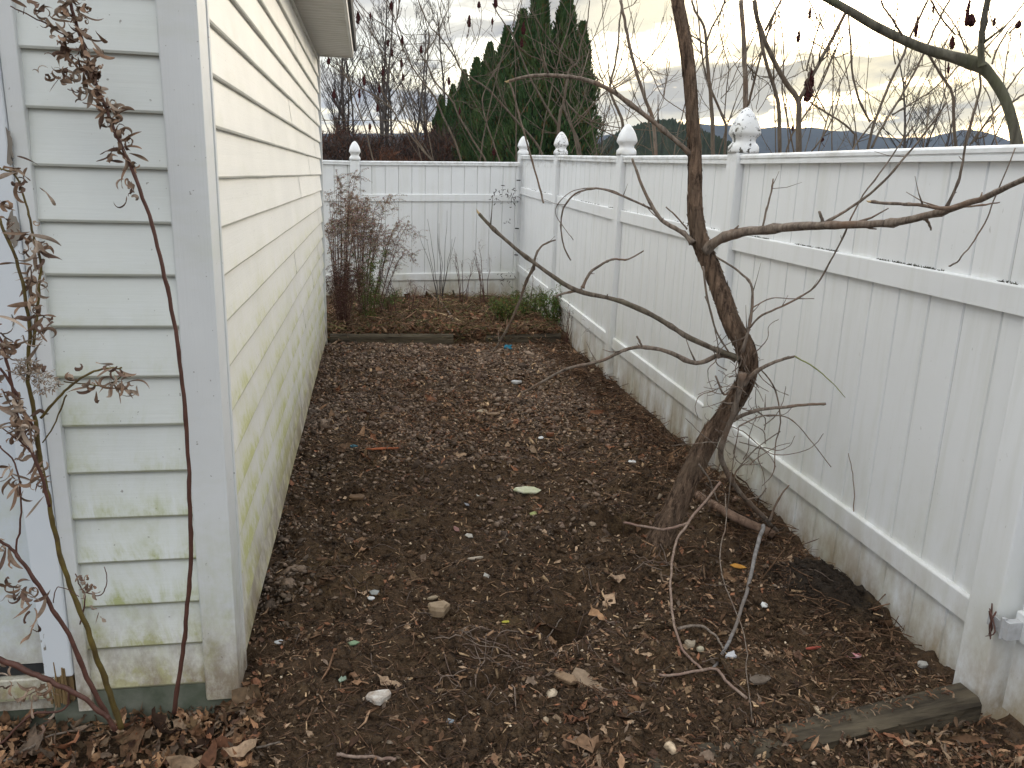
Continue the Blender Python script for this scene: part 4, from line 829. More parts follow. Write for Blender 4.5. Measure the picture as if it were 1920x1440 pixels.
for s_ in (1, 2, 3):
    V, Fq, col = arbor_mesh(s_)
    A_M.append((V, Fq, col))
coreV = []; K = 14
arb = [('leftmost evergreen of the row, shortest in view', 826, 52, .80), ('second evergreen from the left of the row', 848, 48, .83), ('third evergreen from the left, narrow dark top', 868, 44, .87), ('fourth evergreen from the left of the row', 890, 40, .88),
       ('fifth evergreen from the left, between two narrow tips', 914, 36.5, .90), ('sixth evergreen from the left, just before the tall three', 944, 33, .91), ('tallest conical evergreen of the row, highest tip', 1002, 28.5, .985), ('evergreen with pointed top just right of the tallest', 1050, 28.6, .97), ('rightmost evergreen of the row, lower shoulder', 1080, 27.6, .83), ('evergreen filling the gap left of the tallest tip', 972, 30.5, .93)]
protos = []
for i, (lab, px, y, sc) in enumerate(arb):
    p = at(px, 300, y)
    if i < 3:
        th = thing('conical_evergreen', lab, 'tree', (0, 0, 0), 'conical evergreens in a row beyond the fence')
        V, Fq, col = A_M[i]
        mesh_obj('crown', V, Fq, M_TINT, th, col)
        mb = MB()
        mb.tube([(0, 0, 0), (0, 0, 1), (0, 0, 3), (0, 0, 5), (0, 0, 6.6), (0, 0, 7.4)], [.62, .70, .60, .40, .16, .03], 12)  # solid dark core inside the crown, for density
        mb.build('dark_core', m_plain('dark crown core', (.012, .02, .01), (.02, .03, .015), 6) if i == 0 else bpy.data.materials['dark crown core'], th)
        mb = MB(); mb.tube([(0, 0, -.2), (0, 0, 2)], [.14, .1], 8); mb.build('trunk', M_FARBARK, th); protos.append(th)
    else:
        src = protos[i % 3]; th = src.copy(); COL.objects.link(th); th['label'] = lab
        for ch in list(src.children): c2 = ch.copy(); COL.objects.link(c2); c2.parent = th
    th.location = (p[0], y, 0); th.scale = (sc, sc, sc); th.rotation_euler.z = i*1.3
def bare_tree(seed, h, tw=.008):
    rs = random.Random(seed); mb = MB()
    def limb(p, d, ln, r, lv):
        n = 5; pts = [p]
        for k in range(n):
            d = (d+Vector((rs.uniform(-.13, .13), rs.uniform(-.13, .13), rs.uniform(0, .14)))).normalized(); pts.append(pts[-1]+d*ln/n)
        mb.tube(pts, [max(tw, r*(1-.75*k/n)) for k in range(n+1)], 5 if lv > 1 else 3)
        if lv <= 0: return
        for k in range({3: 15, 2: 6, 1: 5}[lv]):
            t_ = rs.uniform(.25 if lv == 3 else .2, 1); i = min(n-1, int(t_*n)); q = pts[i].lerp(pts[i+1], t_*n-i); a = rs.uniform(0, 6.28)
            nd = (d*rs.uniform(.5, 1.1)+Vector((math.cos(a), math.sin(a), rs.uniform(.0, .5)))*rs.uniform(.6, 1.2)).normalized()
            limb(q, nd, ln*rs.uniform(.22, .42)*(1.2-.6*t_ if lv == 3 else 1), max(tw, r*(1-.75*t_)*.5), lv-1)
    limb(Vector((0, 0, -.2)), Vector((rs.uniform(-.1, .1), 0, 1)), h, h*.011, 3)
    if seed % 2: limb(Vector((0, 0, .8)), Vector((.3, 0, 1)).normalized(), h*.8, h*.008, 3)
    return mb
def place_trees(meshes, rows, group):
    for i, (lab, px, y, sc, v) in enumerate(rows):
        p = at(px, 300, y); th = thing('bare_tree', lab, 'tree', (p[0], y, 0), group)
        o = bpy.data.objects.new('limbs', meshes[v]); COL.objects.link(o); o.parent = th; th.scale = (sc, sc, sc); th.rotation_euler.z = i*2.1
meshes = []
for s_ in range(3):
    o = bare_tree(20+s_, 10.).build('limbs', M_FARBARK); meshes.append(o.data); bpy.data.objects.remove(o)
place_trees(meshes, [('bare tree nearest the house corner beyond the far fence', 622, 52, 1.05, 0), ('second bare tree from the house corner', 652, 50, 1.1, 1), ('bare tree behind the gothic cap of the far post', 676, 56, 1.0, 2), ('tall bare tree between eave and evergreens', 705, 47, 1.15, 0), ('slim bare tree left of the middle of the gap', 728, 54, 1.22, 1), ('bare tree in the middle of the gap by the eave', 748, 58, 1.1, 2), ('bare tree two left of the evergreens', 772, 50, 1.05, 0), ('bare tree touching the left side of the evergreens', 800, 62, 1.15, 1), ('faint bare tree rising behind the evergreens', 850, 75, 1.6, 2),
                     ('bare tree on the skyline at the right, upright', 1706, 38, .88, 1), ('bushy bare tree on the skyline at the far right', 1755, 44, .8, 2), ('bare tree on the skyline nearest the big limb', 1838, 50, .85, 0), ('small bare tree above the dark hill', 1128, 70, .9, 2)], 'bare trees in the distance')
def thicket(name, label, px0, px1, y0, y1, hmax, n, cols, seed, kind='stuff', sz=.10):
    rs = np.random.RandomState(seed); mb = MB()
    P = []; C = []
    px = rs.uniform(px0, px1, n); yy = rs.uniform(y0, y1, n)
    hh = hmax*(.55+.45*np.array([mnoise.noise(Vector((p*.035, seed, 0)))+.5 for p in px]))
    t_ = rs.rand(n)**.8
    base = np.array([at(a, 300, b) for a, b in zip(px, yy)]); z = t_*hh
    c = np.stack([base[:, 0]+rs.uniform(-.3, .3, n), yy, z], 1); s_ = rs.uniform(.3, 1, n)[:, None]*sz
    d1 = rs.normal(size=(n, 3)); d1[:, 2] = np.abs(d1[:, 2])*1.4+.3; d1 /= np.linalg.norm(d1, axis=1)[:, None]; d2 = np.cross(d1, rs.normal(size=(n, 3))); d2 /= np.linalg.norm(d2, axis=1)[:, None]
    V = np.stack([c-d2*s_*.12, c+d2*s_*.12, c+d1*s_*3+d2*s_*.05, c+d1*s_*3-d2*s_*.05], 1).reshape(-1, 3)
    cl_ = np.array(cols)[rs.randint(0, len(cols), n)]*rs.uniform(.6, 1.3, (n, 1))
    o = mesh_obj(name, V, np.arange(4*n).reshape(n, 4), M_TINT, None, np.repeat(cl_, 4, 0)); tag(o, label, 'shrubs', kind=kind); return o
thicket('brush', 'tangled brown and russet brush behind the far fence at the left', 590, 850, 34, 46, 4.1, 26000, [(.07, .05, .042), (.09, .06, .045), (.05, .04, .038), (.12, .05, .03)], 3, sz=.16)
thicket('brush', 'russet leafy shrubs left of the evergreen row', 690, 815, 30, 34, 2.6, 8000, [(.16, .065, .035), (.11, .05, .03), (.08, .05, .035)], 4, sz=.12)
thicket('brush', 'pale dry brush behind the fence between the post caps and the hill', 1100, 1420, 16, 34, 2.5, 9000, [(.12, .095, .07), (.16, .13, .09), (.07, .06, .045), (.09, .10, .05)], 5, sz=.12)
thicket('brush', 'low dark brush on the skyline above the long fence at the right', 1440, 2000, 40, 70, 2.5, 9000, [(.05, .042, .038), (.07, .055, .045)], 6, sz=.2)

# ------------------------------------------------------------------ dead weeds in the near left corner
def curl_leaf(mb, p, ln, wd, col, rs=random, droop=.6, coil=1.):
    """one shrivelled curling leaf"""
    p = Vector(map(float, p)); d = Vector((rs.uniform(-1, 1), rs.uniform(-1, .3), rs.uniform(-1.2, .6))).normalized()
    ax = Vector((rs.uniform(-1, 1), rs.uniform(-1, 1), rs.uniform(-.5, .5))).normalized(); n = 10; V = []
    k = rs.uniform(-.55, .55)*coil; tws = rs.uniform(-.35, .35)
    sd = d.cross(ax).normalized()
    for i in range(n+1):
        t_ = i/n; w_ = wd*(math.sin(math.pi*(.08+.9*t_))**.7)*(.5 if i in (0, n) else 1)
        V += [p+sd*w_*.5, p+d.cross(sd)*w_*.22, p-sd*w_*.5]
        p = p+d*ln/n; d = (Matrix.Rotation(k*(.5+t_), 3, ax)@d+Vector((0, 0, -droop*.08))).normalized(); sd = (Matrix.Rotation(tws, 3, d)@sd); sd = (sd-d*sd.dot(d)).normalized()
    Fc = []
    for i in range(n): Fc += [(i*3, i*3+1, i*3+4, i*3+3), (i*3+1, i*3+2, i*3+5, i*3+4)]
    mb.add(V, Fc, col)
LC = [(.36, .25, .18), (.29, .19, .13), (.42, .31, .23), (.19, .12, .09), (.33, .21, .14), (.46, .36, .28)]
def weed(name, label, stems, leaves, clusters=(), d=2.12, matstem=M_REDST, group='dead weed stalks by the house corner', lsz=(.035, .07)):
    b = at(*stems[0][0][0][:2], d); th = thing(name, label, 'weed', (b[0], b[1], 0), group)
    for P, w0, w1 in stems:
        L = wobble(smoothline(pl(P, d), 6), .004, random.random()*50); n = len(L)
        mb = MB(); mb.tube(L, [(w0+(w1-w0)*i/(n-1))*d/F/2*(1.15 if i % 6 == 3 else 1) for i in range(n)], 7, bumpy=.1); mb.build('stem', matstem, th, smooth=True)
    mb = MB()
    for (x0, y0, x1, y1, n, sp) in leaves:
        for k in range(int(n*1.2)):
            t_ = random.random(); x = x0+(x1-x0)*t_+random.gauss(0, sp); y = y0+(y1-y0)*t_+random.gauss(0, sp)
            c = random.choice(LC); f = random.uniform(.7, 1.2)
            curl_leaf(mb, at(x, y, d+random.uniform(-.025, .02)), random.uniform(*lsz)*1.15, random.uniform(.005, .013), tuple(v*f for v in c), coil=2.0)
    for (x, y, r, n) in clusters:
        for k in range(n):
            a = random.uniform(0, 6.28); q = r*random.random()**.5
            c = (.50, .42, .34) if random.random() < .6 else (.33, .24, .17)
            curl_leaf(mb, at(x+q*math.cos(a), y+q*.8*math.sin(a), d+random.uniform(-.03, .03)), random.uniform(.008, .02), random.uniform(.002, .004), c)
    if mb.v: mb.build('leaves', M_TINT, th, smooth=True, tint=True)
    return th
weed('dead_goldenrod', 'tallest dead stalk before the house corner, long curled leaves on its top half',
     [([(325, 1338), (340, 1240), (350, 1150), (357, 1050), (356, 950), (352, 850), (342, 720), (325, 600), (300, 480), (268, 370), (235, 290), (205, 220), (168, 120), (135, 20), (115, -60)], 9, 5), ([(140, 80), (110, 60), (60, 30), (20, 12)], 3, 2), ([(185, 170), (150, 172), (128, 168)], 2, 1.5)],
     [(130, -20, 175, 150, 40, 16), (60, 0, 150, 40, 18, 14), (110, 60, 190, 190, 34, 16), (190, 180, 235, 290, 38, 9), (230, 280, 245, 375, 9, 5), (95, 120, 150, 170, 12, 8), (150, -10, 160, 30, 8, 8)], lsz=(.025, .062))
weed('dead_goldenrod', 'dead stalk with olive foot against the door casing, leafy twists up its length',
     [([(228, 1365), (205, 1300), (185, 1240), (160, 1170), (130, 1095), (105, 1010), (92, 940), (78, 870), (66, 790), (52, 715), (55, 640), (50, 575), (34, 500), (0, 410)], 11, 5), ([(62, 650), (72, 560), (75, 500), (62, 430), (48, 380), (30, 330), (0, 315)], 5, 3), ([(76, 785), (115, 740), (150, 710), (190, 692), (228, 690)], 5, 3), ([(120, 715), (160, 720), (200, 722), (235, 700)], 2.5, 2), ([(125, 740), (100, 800), (80, 830)], 3, 2.4)],
     [(60, 420, 70, 560, 26, 8), (60, 560, 72, 640, 16, 7), (20, 300, 55, 350, 10, 12), (40, 770, 60, 860, 16, 8), (80, 840, 95, 950, 9, 5), (205, 690, 235, 725, 20, 8), (115, 700, 190, 740, 7, 6), (75, 660, 75, 700, 5, 6)], [(50, 690, 24, 170), (85, 715, 28, 120)], d=2.05, matstem=M_YELST)
weed('dead_goldenrod', 'reddish dead stalk leaning left in front of the pale blue door',
     [([(215, 1370), (170, 1285), (128, 1190), (85, 1120), (48, 1060), (20, 1030), (-20, 1000)], 10, 5), ([(48, 1062), (30, 1035), (40, 960), (30, 880), (0, 835)], 4, 2.5), ([(100, 1130), (110, 1100), (150, 1120)], 2, 1.5)],
     [(20, 1090, 50, 1110, 14, 8), (60, 1130, 70, 1180, 6, 3), (20, 870, 40, 930, 12, 4), (0, 1020, 25, 1040, 6, 5), (0, 1240, 30, 1300, 6, 6)], d=1.98)
weed('dead_goldenrod', 'thick red fallen stalk slanting up left from the weed foot',
     [([(205, 1350), (160, 1312), (110, 1285), (60, 1262), (0, 1236), (-60, 1215)], 9, 12), ([(130, 1295), (120, 1330), (60, 1340), (0, 1395), (-30, 1410)], 4, 5)], [(60, 1270, 110, 1340, 12, 10)], d=1.94)
weed('dead_goldenrod', 'leafy dead stalk at the left edge in front of the door',
     [([(94, 950), (75, 880), (40, 800), (22, 720), (0, 640), (-20, 600)], 6, 4), ([(60, 800), (30, 740), (0, 690)], 5, 4), ([(60, 850), (40, 830), (0, 800)], 3, 2)], [(0, 600, 10, 680, 12, 8), (5, 700, 45, 800, 26, 9), (30, 770, 60, 820, 14, 8), (0, 640, 12, 660, 8, 6), (0, 380, 20, 450, 10, 9)], d=2.0)
weed('dead_goldenrod', 'shrivelled twig tangle caught low beside the trim channel', [([(150, 1170), (160, 1120), (152, 1100), (140, 1075)], 3, 2), ([(160, 1110), (190, 1115), (200, 1090), (195, 1062)], 2.5, 1.5)], [(155, 1085, 180, 1115, 14, 7), (180, 1130, 188, 1160, 3, 2)], d=2.15, lsz=(.015, .03))

# ------------------------------------------------------------------ bed plants at the far end
GC = [(.13, .21, .055), (.09, .15, .045), (.20, .25, .07), (.08, .12, .04)]
BC = [(.45, .33, .25), (.60, .46, .36), (.28, .19, .14), (.66, .52, .41), (.50, .36, .27), (.18, .12, .09)]
def bush(name, label, px, py, y, h, spread, stems, nleaf, cols, lean=0., lsz=.02, cat='weed', group='weeds on the far bed', arch=.3, r0=.004, top_only=False, stemmat=M_REDST):
    b = at(px, py, y); g0 = H1(b[0], y); th = thing(name, label, cat, (b[0], y, g0), group); mb = MB(); lf = MB()
    for k in range(stems):
        a = random.uniform(0, 6.28); hh = h*random.uniform(.6, 1.0); sp = spread*random.random()
        P = [Vector((b[0]+.04*math.cos(a), y+.04*math.sin(a), g0-.02))]; dx = math.cos(a)*sp+lean; dy = math.sin(a)*sp
        for j in range(1, 7):
            t_ = j/6; P.append(Vector((P[0].x+dx*t_**1.4+random.uniform(-.012, .012), P[0].y+dy*t_**1.4, g0+hh*(t_-arch*max(0, t_-.7)**1.5*2))))
        L = smoothline(P, 3); mb.tube(L, [r0*(1-.7*i/(len(L)-1)) for i in range(len(L))], 5)
        for q in range(nleaf):
            i = random.randint(len(L)//3 if top_only else 2, len(L)-1); c = random.choice(cols); f = random.uniform(.6, 1.3)
            curl_leaf(lf, L[i]+np.array([random.gauss(0, .02), random.gauss(0, .02), random.gauss(0, .02)]), lsz*random.uniform(.6, 1.6), lsz*random.uniform(.12, .3), tuple(v*f for v in c))
        for q in range(9 if nleaf > 50 else 5 if nleaf else 0):   # feathery side twigs
            i = random.randint(len(L)//2, len(L)-2); e = L[i]+np.array([random.uniform(-.10, .10)+(.12*random.random() if nleaf > 50 else 0), random.uniform(-.1, .1), random.uniform(-.06, .10)])
            m_ = (L[i]+e)/2+np.array([0, 0, .03]); mb.tube([L[i], m_, e], [.0016, .0013, .0007], 3)
            for z_ in range(nleaf//5):
                t_ = random.random(); pt = L[i]*(1-t_)**2+2*m_*t_*(1-t_)+e*t_*t_; c = random.choice(cols)
                curl_leaf(lf, pt, lsz*random.uniform(.5, 1.1), lsz*.18, tuple(v*random.uniform(.6, 1.3) for v in c))
    mb.build('stem', stemmat, th)
    if lf.v: lf.build('leaves', M_TINT, th, tint=True)
    return th
bush('dead_aster', 'tall dense brown dead weed thicket hugging the far end of the house wall', 640, 600, 8.5, 2.0, .26, 30, 170, BC, lean=.03, arch=.7)
bush('dead_aster', 'second brown dead weed clump, arching feathery tops before the far fence', 680, 590, 8.9, 1.80, .30, 28, 190, BC, lean=.10, arch=1.0)
bush('dead_aster', 'wiry brown weed clump drooping right of the feathery one', 706, 590, 9.1, 1.45, .14, 12, 110, BC, lean=.36, arch=1.2)
bush('dead_aster', 'low dark red-brown stems at the base of the house wall, left end of the bed', 645, 610, 8.3, .75, .24, 30, 80, [(.18, .10, .075), (.12, .075, .06), (.26, .16, .12)])
bush('dead_aster', 'slim brown weed with black seedy leaves at the right of the thicket', 738, 592, 9.0, .72, .10, 4, 40, [(.06, .045, .04), (.10, .07, .06)], lean=-.12)
bush('green_weed', 'green leafy weed standing in front of the brown thicket', 692, 590, 8.6, .88, .16, 9, 40, GC, lsz=.035, stemmat=M_YELST)
bush('green_weed', 'low green weed mound at the foot of the brown thicket', 712, 572, 9.5, .30, .32, 26, 24, GC, lsz=.035, stemmat=M_YELST)
bush('green_weed', 'yellowish green weed by the gap between the two far timbers', 945, 590, 8.6, .34, .22, 26, 26, GC+[(.22, .20, .05)], lsz=.035, stemmat=M_YELST)
bush('green_weed', 'green weed left of the last one along the long fence', 990, 590, 9.0, .40, .25, 26, 24, GC, lsz=.035, stemmat=M_YELST)
bush('green_weed', 'broad green weed at the foot of the long fence near the third post', 1035, 610, 8.4, .44, .24, 24, 26, GC, lsz=.04, stemmat=M_YELST)
bush('green_weed', 'dusty olive weed with brown heads below the corner post', 1010, 580, 9.4, .45, .16, 8, 14, GC+BC[:2], lsz=.03, stemmat=M_YELST)
bush('dry_stalks', 'sheaf of thin grey upright stalks before the middle of the far fence', 825, 560, 10.5, 1.35, .35, 9, 0, BC, lean=-.12, arch=0, r0=.005, stemmat=M_FARBARK)
bush('dry_stalks', 'few short brown stalks right of the thin grey sheaf', 868, 565, 10.3, .75, .25, 6, 2, BC, lean=0, arch=0, r0=.006)
bush('dry_stalks', 'zigzag brown vine stalk climbing towards the fence corner', 908, 565, 10.2, 1.05, .20, 5, 8, BC, lean=-.1, r0=.006)
bush('dry_stalks', 'pinkish curling dry plume left of the grey stalks', 775, 590, 9.2, .50, .2, 7, 18, [(.30, .18, .13), (.22, .13, .10)], lean=.12, arch=1.)
bush('dry_stalks', 'small seedy stalk before the long fence between its second and third posts', 1110, 655, 7.2, .55, .10, 4, 4, BC, lean=.02)
bush('dry_stalks', 'thin curved stems at the long fence foot beyond the third post', 1065, 640, 7.9, .55, .15, 6, 4, BC, lean=.05)
bush('dry_stalks', 'fine pale seed stalk leaning on the corner post', 1000, 575, 9.8, .95, .08, 3, 14, BC, lean=.08, lsz=.012)
# leaf wisps stuck on corner post
mb = MB()
for (px, py, n) in ((930, 358, 12), (955, 362, 18), (962, 375, 10), (958, 415, 5), (950, 522, 14), (935, 372, 5)):
    for k in range(n): curl_leaf(mb, at(px+random.gauss(0, 7), py+random.gauss(0, 5), 10.85), random.uniform(.03, .09), .012, (.06, .045, .04))
for z in (.62, .98, 1.62): mb.tube([(1.915, 10.98, z), (1.955, 10.94, z)], .008, 5, col=(.05, .05, .05))
tag(mb.build('dead_vine', M_TINT, tint=True), 'black withered vine leaves clinging in the corner of the two fences', 'vine')

# ------------------------------------------------------------------ scattered ground cover
def scatter(name, label, n, region, size, shape, cols, seed, weight=None, lift=.004, tilt=.5, mat=None, cat='litter'):
    rs = np.random.RandomState(seed); x0, x1, y0, y1 = region
    # denser sampling nearer the camera
    X = rs.uniform(x0, x1, n*3); Y = y0+(y1-y0)*rs.rand(n*3)**1.35
    k = rs.rand(n*3) < ((weight(X, Y) if weight is not None else 1.)*np.clip(.65+1.6*fbm(X+seed*.37, Y, 3, 2.4), .06, 1.))
    for (hx, hy, sx_, sy_, hh) in RELIEF:
        if hh < -.08: k &= ((X-hx)/sx_)**2+((Y-hy)/sy_)**2 > 1.1
    k &= ((X-WETP[0])/.17)**2+((Y-WETP[1])/.22)**2+.8*fbm(X, Y, 2, 9.) > 1 if name != 'soil_clods' else True
    X, Y = X[k][:n], Y[k][:n]
    n = len(X); Z = hz(X, Y)+rs.rand(n)*lift
    T, TF = shape; tv = np.array(T, float); m_ = len(tv)
    yaw = rs.rand(n)*2*np.pi; pitch = rs.normal(0, tilt, n); roll = rs.normal(0, tilt, n)
    s_ = np.exp(rs.normal(0, .45, n))*size*(1+.06*np.clip(Y-3, 0, 9))
    cy, sy, cp_, sp_, cr, sr = np.cos(yaw), np.sin(yaw), np.cos(pitch), np.sin(pitch), np.cos(roll), np.sin(roll)
    R = np.zeros((n, 3, 3))
    R[:, 0, 0] = cy*cp_; R[:, 0, 1] = cy*sp_*sr-sy*cr; R[:, 0, 2] = cy*sp_*cr+sy*sr
    R[:, 1, 0] = sy*cp_; R[:, 1, 1] = sy*sp_*sr+cy*cr; R[:, 1, 2] = sy*sp_*cr-cy*sr
    R[:, 2, 0] = -sp_; R[:, 2, 1] = cp_*sr; R[:, 2, 2] = cp_*cr
    jit = 1+rs.normal(0, .16, (n, m_, 3)); asp = np.ones((n, 1, 3)); asp[:, 0, 1] = np.exp(rs.normal(0, .3, n))
    V = np.einsum('nij,nmj->nmi', R, tv[None]*jit*asp*s_[:, None, None])+np.stack([X, Y, Z], 1)[:, None, :]
    k = len(TF[0]); Fq = (np.array(TF)[None]+np.arange(n)[:, None, None]*m_).reshape(-1, k)
    c = np.array(cols)[rs.randint(0, len(cols), n)]*rs.uniform(.6, 1.9, (n, 1))
    o = mesh_obj(name, V.reshape(-1, 3), Fq, mat or M_TINTW, None, np.repeat(c, m_, 0), smooth=m_ > 12)
    return tag(o, label, cat, kind='stuff')
def leaf_shape(seed, curl, cup, w_=.42):
    rs = np.random.RandomState(seed); T = []; n = 6
    for i in range(n+1):
        x = -1+2*i/n; hw = w_*max(.03, (1-abs(x)**1.8))**.75*(1+.25*rs.normal()*(0 < i < n)); mz = curl*x*x+.05*rs.normal()
        T += [(x, -hw, mz+cup*(1+.5*rs.normal())), (x+.03*rs.normal(), 0, mz), (x, hw, mz+cup*(1+.5*rs.normal()))]
    Fq = []
    for i in range(n): Fq += [(i*3, i*3+1, i*3+4, i*3+3), (i*3+1, i*3+2, i*3+5, i*3+4)]
    return T, Fq
leafS = leaf_shape(1, .35, .18); leafT = leaf_shape(2, .7, .25, .5); leafU = leaf_shape(3, -.3, .12, .3)
leafQ = ([(-1, -.1, .05), (-.1, -.5, .2), (1, .05, .2), (-.1, .5, .1), (0, 0, -.02)], [(0, 1, 4), (1, 2, 4), (2, 3, 4), (3, 0, 4)])
stoneS = ([(-1, -.2, 0), (-.3, -.8, -.1), (.8, -.5, 0), (.9, .4, .05), (.1, .85, 0), (-.8, .5, 0), (-.35, 0, .5), (.35, .1, .55), (0, 0, -.4)],
          [(0, 1, 6), (1, 7, 6), (1, 2, 7), (2, 3, 7), (3, 4, 7), (4, 6, 7), (4, 5, 6), (5, 0, 6), (1, 0, 8), (2, 1, 8), (3, 2, 8), (4, 3, 8), (5, 4, 8), (0, 5, 8)])
clodS = stoneS
twigS = ([(-1, .03, 0), (-1, -.03, 0), (-1, 0, .04), (-.1, .13, .10), (-.1, .07, .10), (-.1, .1, .14), (1, -.02, .02), (1, -.05, .02), (1, -.035, .05)],
         [(0, 1, 4, 3), (1, 2, 5, 4), (2, 0, 3, 5), (3, 4, 7, 6), (4, 5, 8, 7), (5, 3, 6, 8)])
chipS = ([(-1, -.18, 0), (1, -.14, 0), (1, .16, 0), (-1, .2, 0), (-1, -.18, .12), (1, -.14, .12), (1, .16, .12), (-1, .2, .12)], [(0, 3, 2, 1), (4, 5, 6, 7), (0, 1, 5, 4), (1, 2, 6, 5), (2, 3, 7, 6), (3, 0, 4, 7)])
REG = (-.50, 1.95, 1.35, 7.9)
soilw = lambda x, y: .25+.75*np.clip((y-3.6)/1.6, 0, 1)+.35*(vnoise(x*3, y*3)+.2)
BR = [(.115, .074, .05), (.165, .11, .077), (.25, .175, .125), (.075, .048, .038), (.20, .105, .07), (.31, .25, .20), (.15, .125, .11), (.12, .09, .062)]
scatter('leaf_litter', 'small crumbled brown leaves strewn over the whole strip', 30000, REG, .0085, leafQ, BR, 21, weight=soilw, lift=.010)
scatter('leaf_litter', 'larger curled brown leaves lying on the soil', 700, REG, .020, leafS, BR+[(.22, .15, .10), (.20, .16, .13)], 22, lift=.012, tilt=.35)
scatter('leaf_litter', 'narrow brown leaves lying on the soil', 1500, REG, .017, leafU, BR, 42, lift=.012, tilt=.4)
scatter('wood_chips', 'pale and brown slivers of wood lying in the soil', 9000, REG, .0095, chipS, [(.13, .085, .06), (.22, .155, .11), (.09, .06, .042), (.38, .30, .21)], 23, lift=.008)
scatter('twig_litter', 'fine brown twigs and rootlets strewn over the soil', 22000, REG, .018, twigS, [(.10, .066, .048), (.15, .10, .072), (.07, .046, .036), (.24, .175, .13)], 24, lift=.014, tilt=.25)
scatter('gravel', 'small grey brown gravel covering the far half of the strip', 15000, (-.50, 1.93, 3.4, 7.9), .0085, stoneS, [(.13, .105, .092), (.18, .15, .135), (.09, .072, .063), (.24, .205, .185), (.12, .09, .08)], 25, weight=lambda x, y: .15+.85*np.clip((y-4.2)/1.4, 0, 1)*(x < 1.7), lift=.010)
scatter('gravel', 'dark grey stones collected under the house wall', 800, (-.48, -.22, 2.9, 5.8), .009, stoneS, [(.15, .125, .11), (.20, .175, .16), (.10, .085, .075)], 26, weight=lambda x, y: np.clip((-.2-x)/.2, 0, 1), lift=.015)
scatter('soil_clods', 'crumbly dark soil clods over the dug half', 12000, (-.48, 1.93, 1.35, 4.8), .008, clodS, [(.035, .024, .017), (.052, .036, .025), (.026, .018, .013)], 27, lift=.004, mat=M_SOIL)
scatter('soil_clods', 'bigger loose clods of turned soil in the near half', 1500, (-.45, 1.93, 1.5, 4.2), .0125, clodS, [(.03, .02, .014)], 37, lift=.0, mat=M_SOIL)
scatter('pebbles', 'scattered pale pebbles and shell-like flecks in the soil', 2600, REG, .0042, stoneS, [(.42, .38, .32), (.30, .27, .24), (.55, .52, .46), (.24, .20, .17)], 28, lift=.012)
scatter('leaf_litter', 'heaped brown leaves around the feet of the dead weeds', 1500, (-1.2, -.36, 1.75, 2.34), .018, leafT, BR+[(.30, .20, .13), (.24, .15, .10)], 29, lift=.05, tilt=.6)
scatter('leaf_litter', 'narrow dry leaves mixed in the heap below the house corner', 1300, (-1.2, -.38, 1.6, 2.34), .017, leafU, BR+[(.30, .20, .13), (.24, .15, .10)], 39, lift=.05, tilt=.6)
scatter('leaf_litter', 'dark leaves and needles on the near side of the gate timber', 2600, (.3, 2.0, 1.4, 1.98), .015, leafU, BR, 30, lift=.03, tilt=.6)
scatter('twig_litter', 'grassy dry stalks heaped along the foot of the long fence', 2600, (1.62, 1.96, 2.0, 8.0), .035, twigS, [(.10, .065, .045), (.15, .10, .07), (.06, .04, .03)], 31, lift=.05, tilt=.35)
scatter('twig_litter', 'thin stems matted over the far bed', 6500, (-.55, 1.93, 7.95, 10.9), .035, twigS, [(.12, .13, .06), (.15, .10, .075), (.24, .17, .12), (.10, .07, .05)], 32, lift=.09, tilt=.4)
scatter('leaf_litter', 'red-brown leaves covering the far bed', 10000, (-.55, 1.93, 7.95, 10.9), .0135, leafQ, [(.16, .085, .055), (.22, .12, .08), (.12, .075, .055), (.10, .10, .05), (.26, .19, .14)], 33, lift=.05, tilt=.6)
def on_timber():
    rs = random.Random(4); mb = MB()
    for k in range(260):
        t_ = rs.random()**1.3; x = 1.85-t_*.95; y = 1.95+.085*(1-t_)+rs.uniform(-.05, .06); z = .012-.085*t_*.0-.0966*t_+.052+rs.uniform(0, .006)
        a = rs.uniform(0, 6.28); l = rs.uniform(.005, .03); c = rs.choice(BR)
        mb.tube([(x, y, z), (x+l*math.cos(a)*.5, y+l*math.sin(a)*.5, z+.004), (x+l*math.cos(a), y+l*math.sin(a), z)], [rs.uniform(.001, .003)]*3, 4, col=c)
    return mb
tag(on_timber().build('bark_crumbs', M_TINTW, tint=True), 'crumbs and needles lying on top of the timber by the gate post', 'litter', kind='stuff')
# tangled roots: curved fibres
mb = MB()
for k in range(620):
    x = random.uniform(-.4, 1.9); y = 1.6+3.0*random.random()**1.2; a = random.uniform(0, 6.28); ln = random.uniform(.03, .16); cu = random.uniform(-.7, .7)
    P = []
    for j in range(6):
        P.append((x, y, H1(x, y)+.004+.018*math.sin(math.pi*j/5)*random.random())); x += ln/5*math.cos(a); y += ln/5*math.sin(a); a += cu*.5+random.uniform(-.3, .3)
    c = random.choice([(.12, .08, .06), (.08, .05, .035), (.20, .15, .12), (.06, .04, .03)])
    r = random.uniform(.0007, .0022); mb.tube(P, [r, r, r, r*.9, r*.7, r*.4], 4, col=c)
for (px, py, n, sp) in ((930, 1225, 34, .08), (1060, 1195, 26, .07), (900, 1290, 26, .09), (1230, 1060, 20, .1), (1120, 1300, 14, .1)):
    g0 = gp(px, py)
    for k in range(n):
        x, y = g0[0]+random.gauss(0, sp), g0[1]+random.gauss(0, sp*.6); a = random.uniform(0, 6.28); P = []; hh = random.uniform(.003, .035)*random.random()
        for j in range(8): P.append((x, y, H1(x, y)+.003+hh*math.sin(math.pi*j/7))); x += .022*math.cos(a); y += .022*math.sin(a); a += random.uniform(-.45, .45)
        r = random.uniform(.0008, .0024); mb.tube(P, [r]*7+[r*.4], 4, col=random.choice([(.19, .13, .10), (.13, .085, .06), (.28, .21, .165)]))
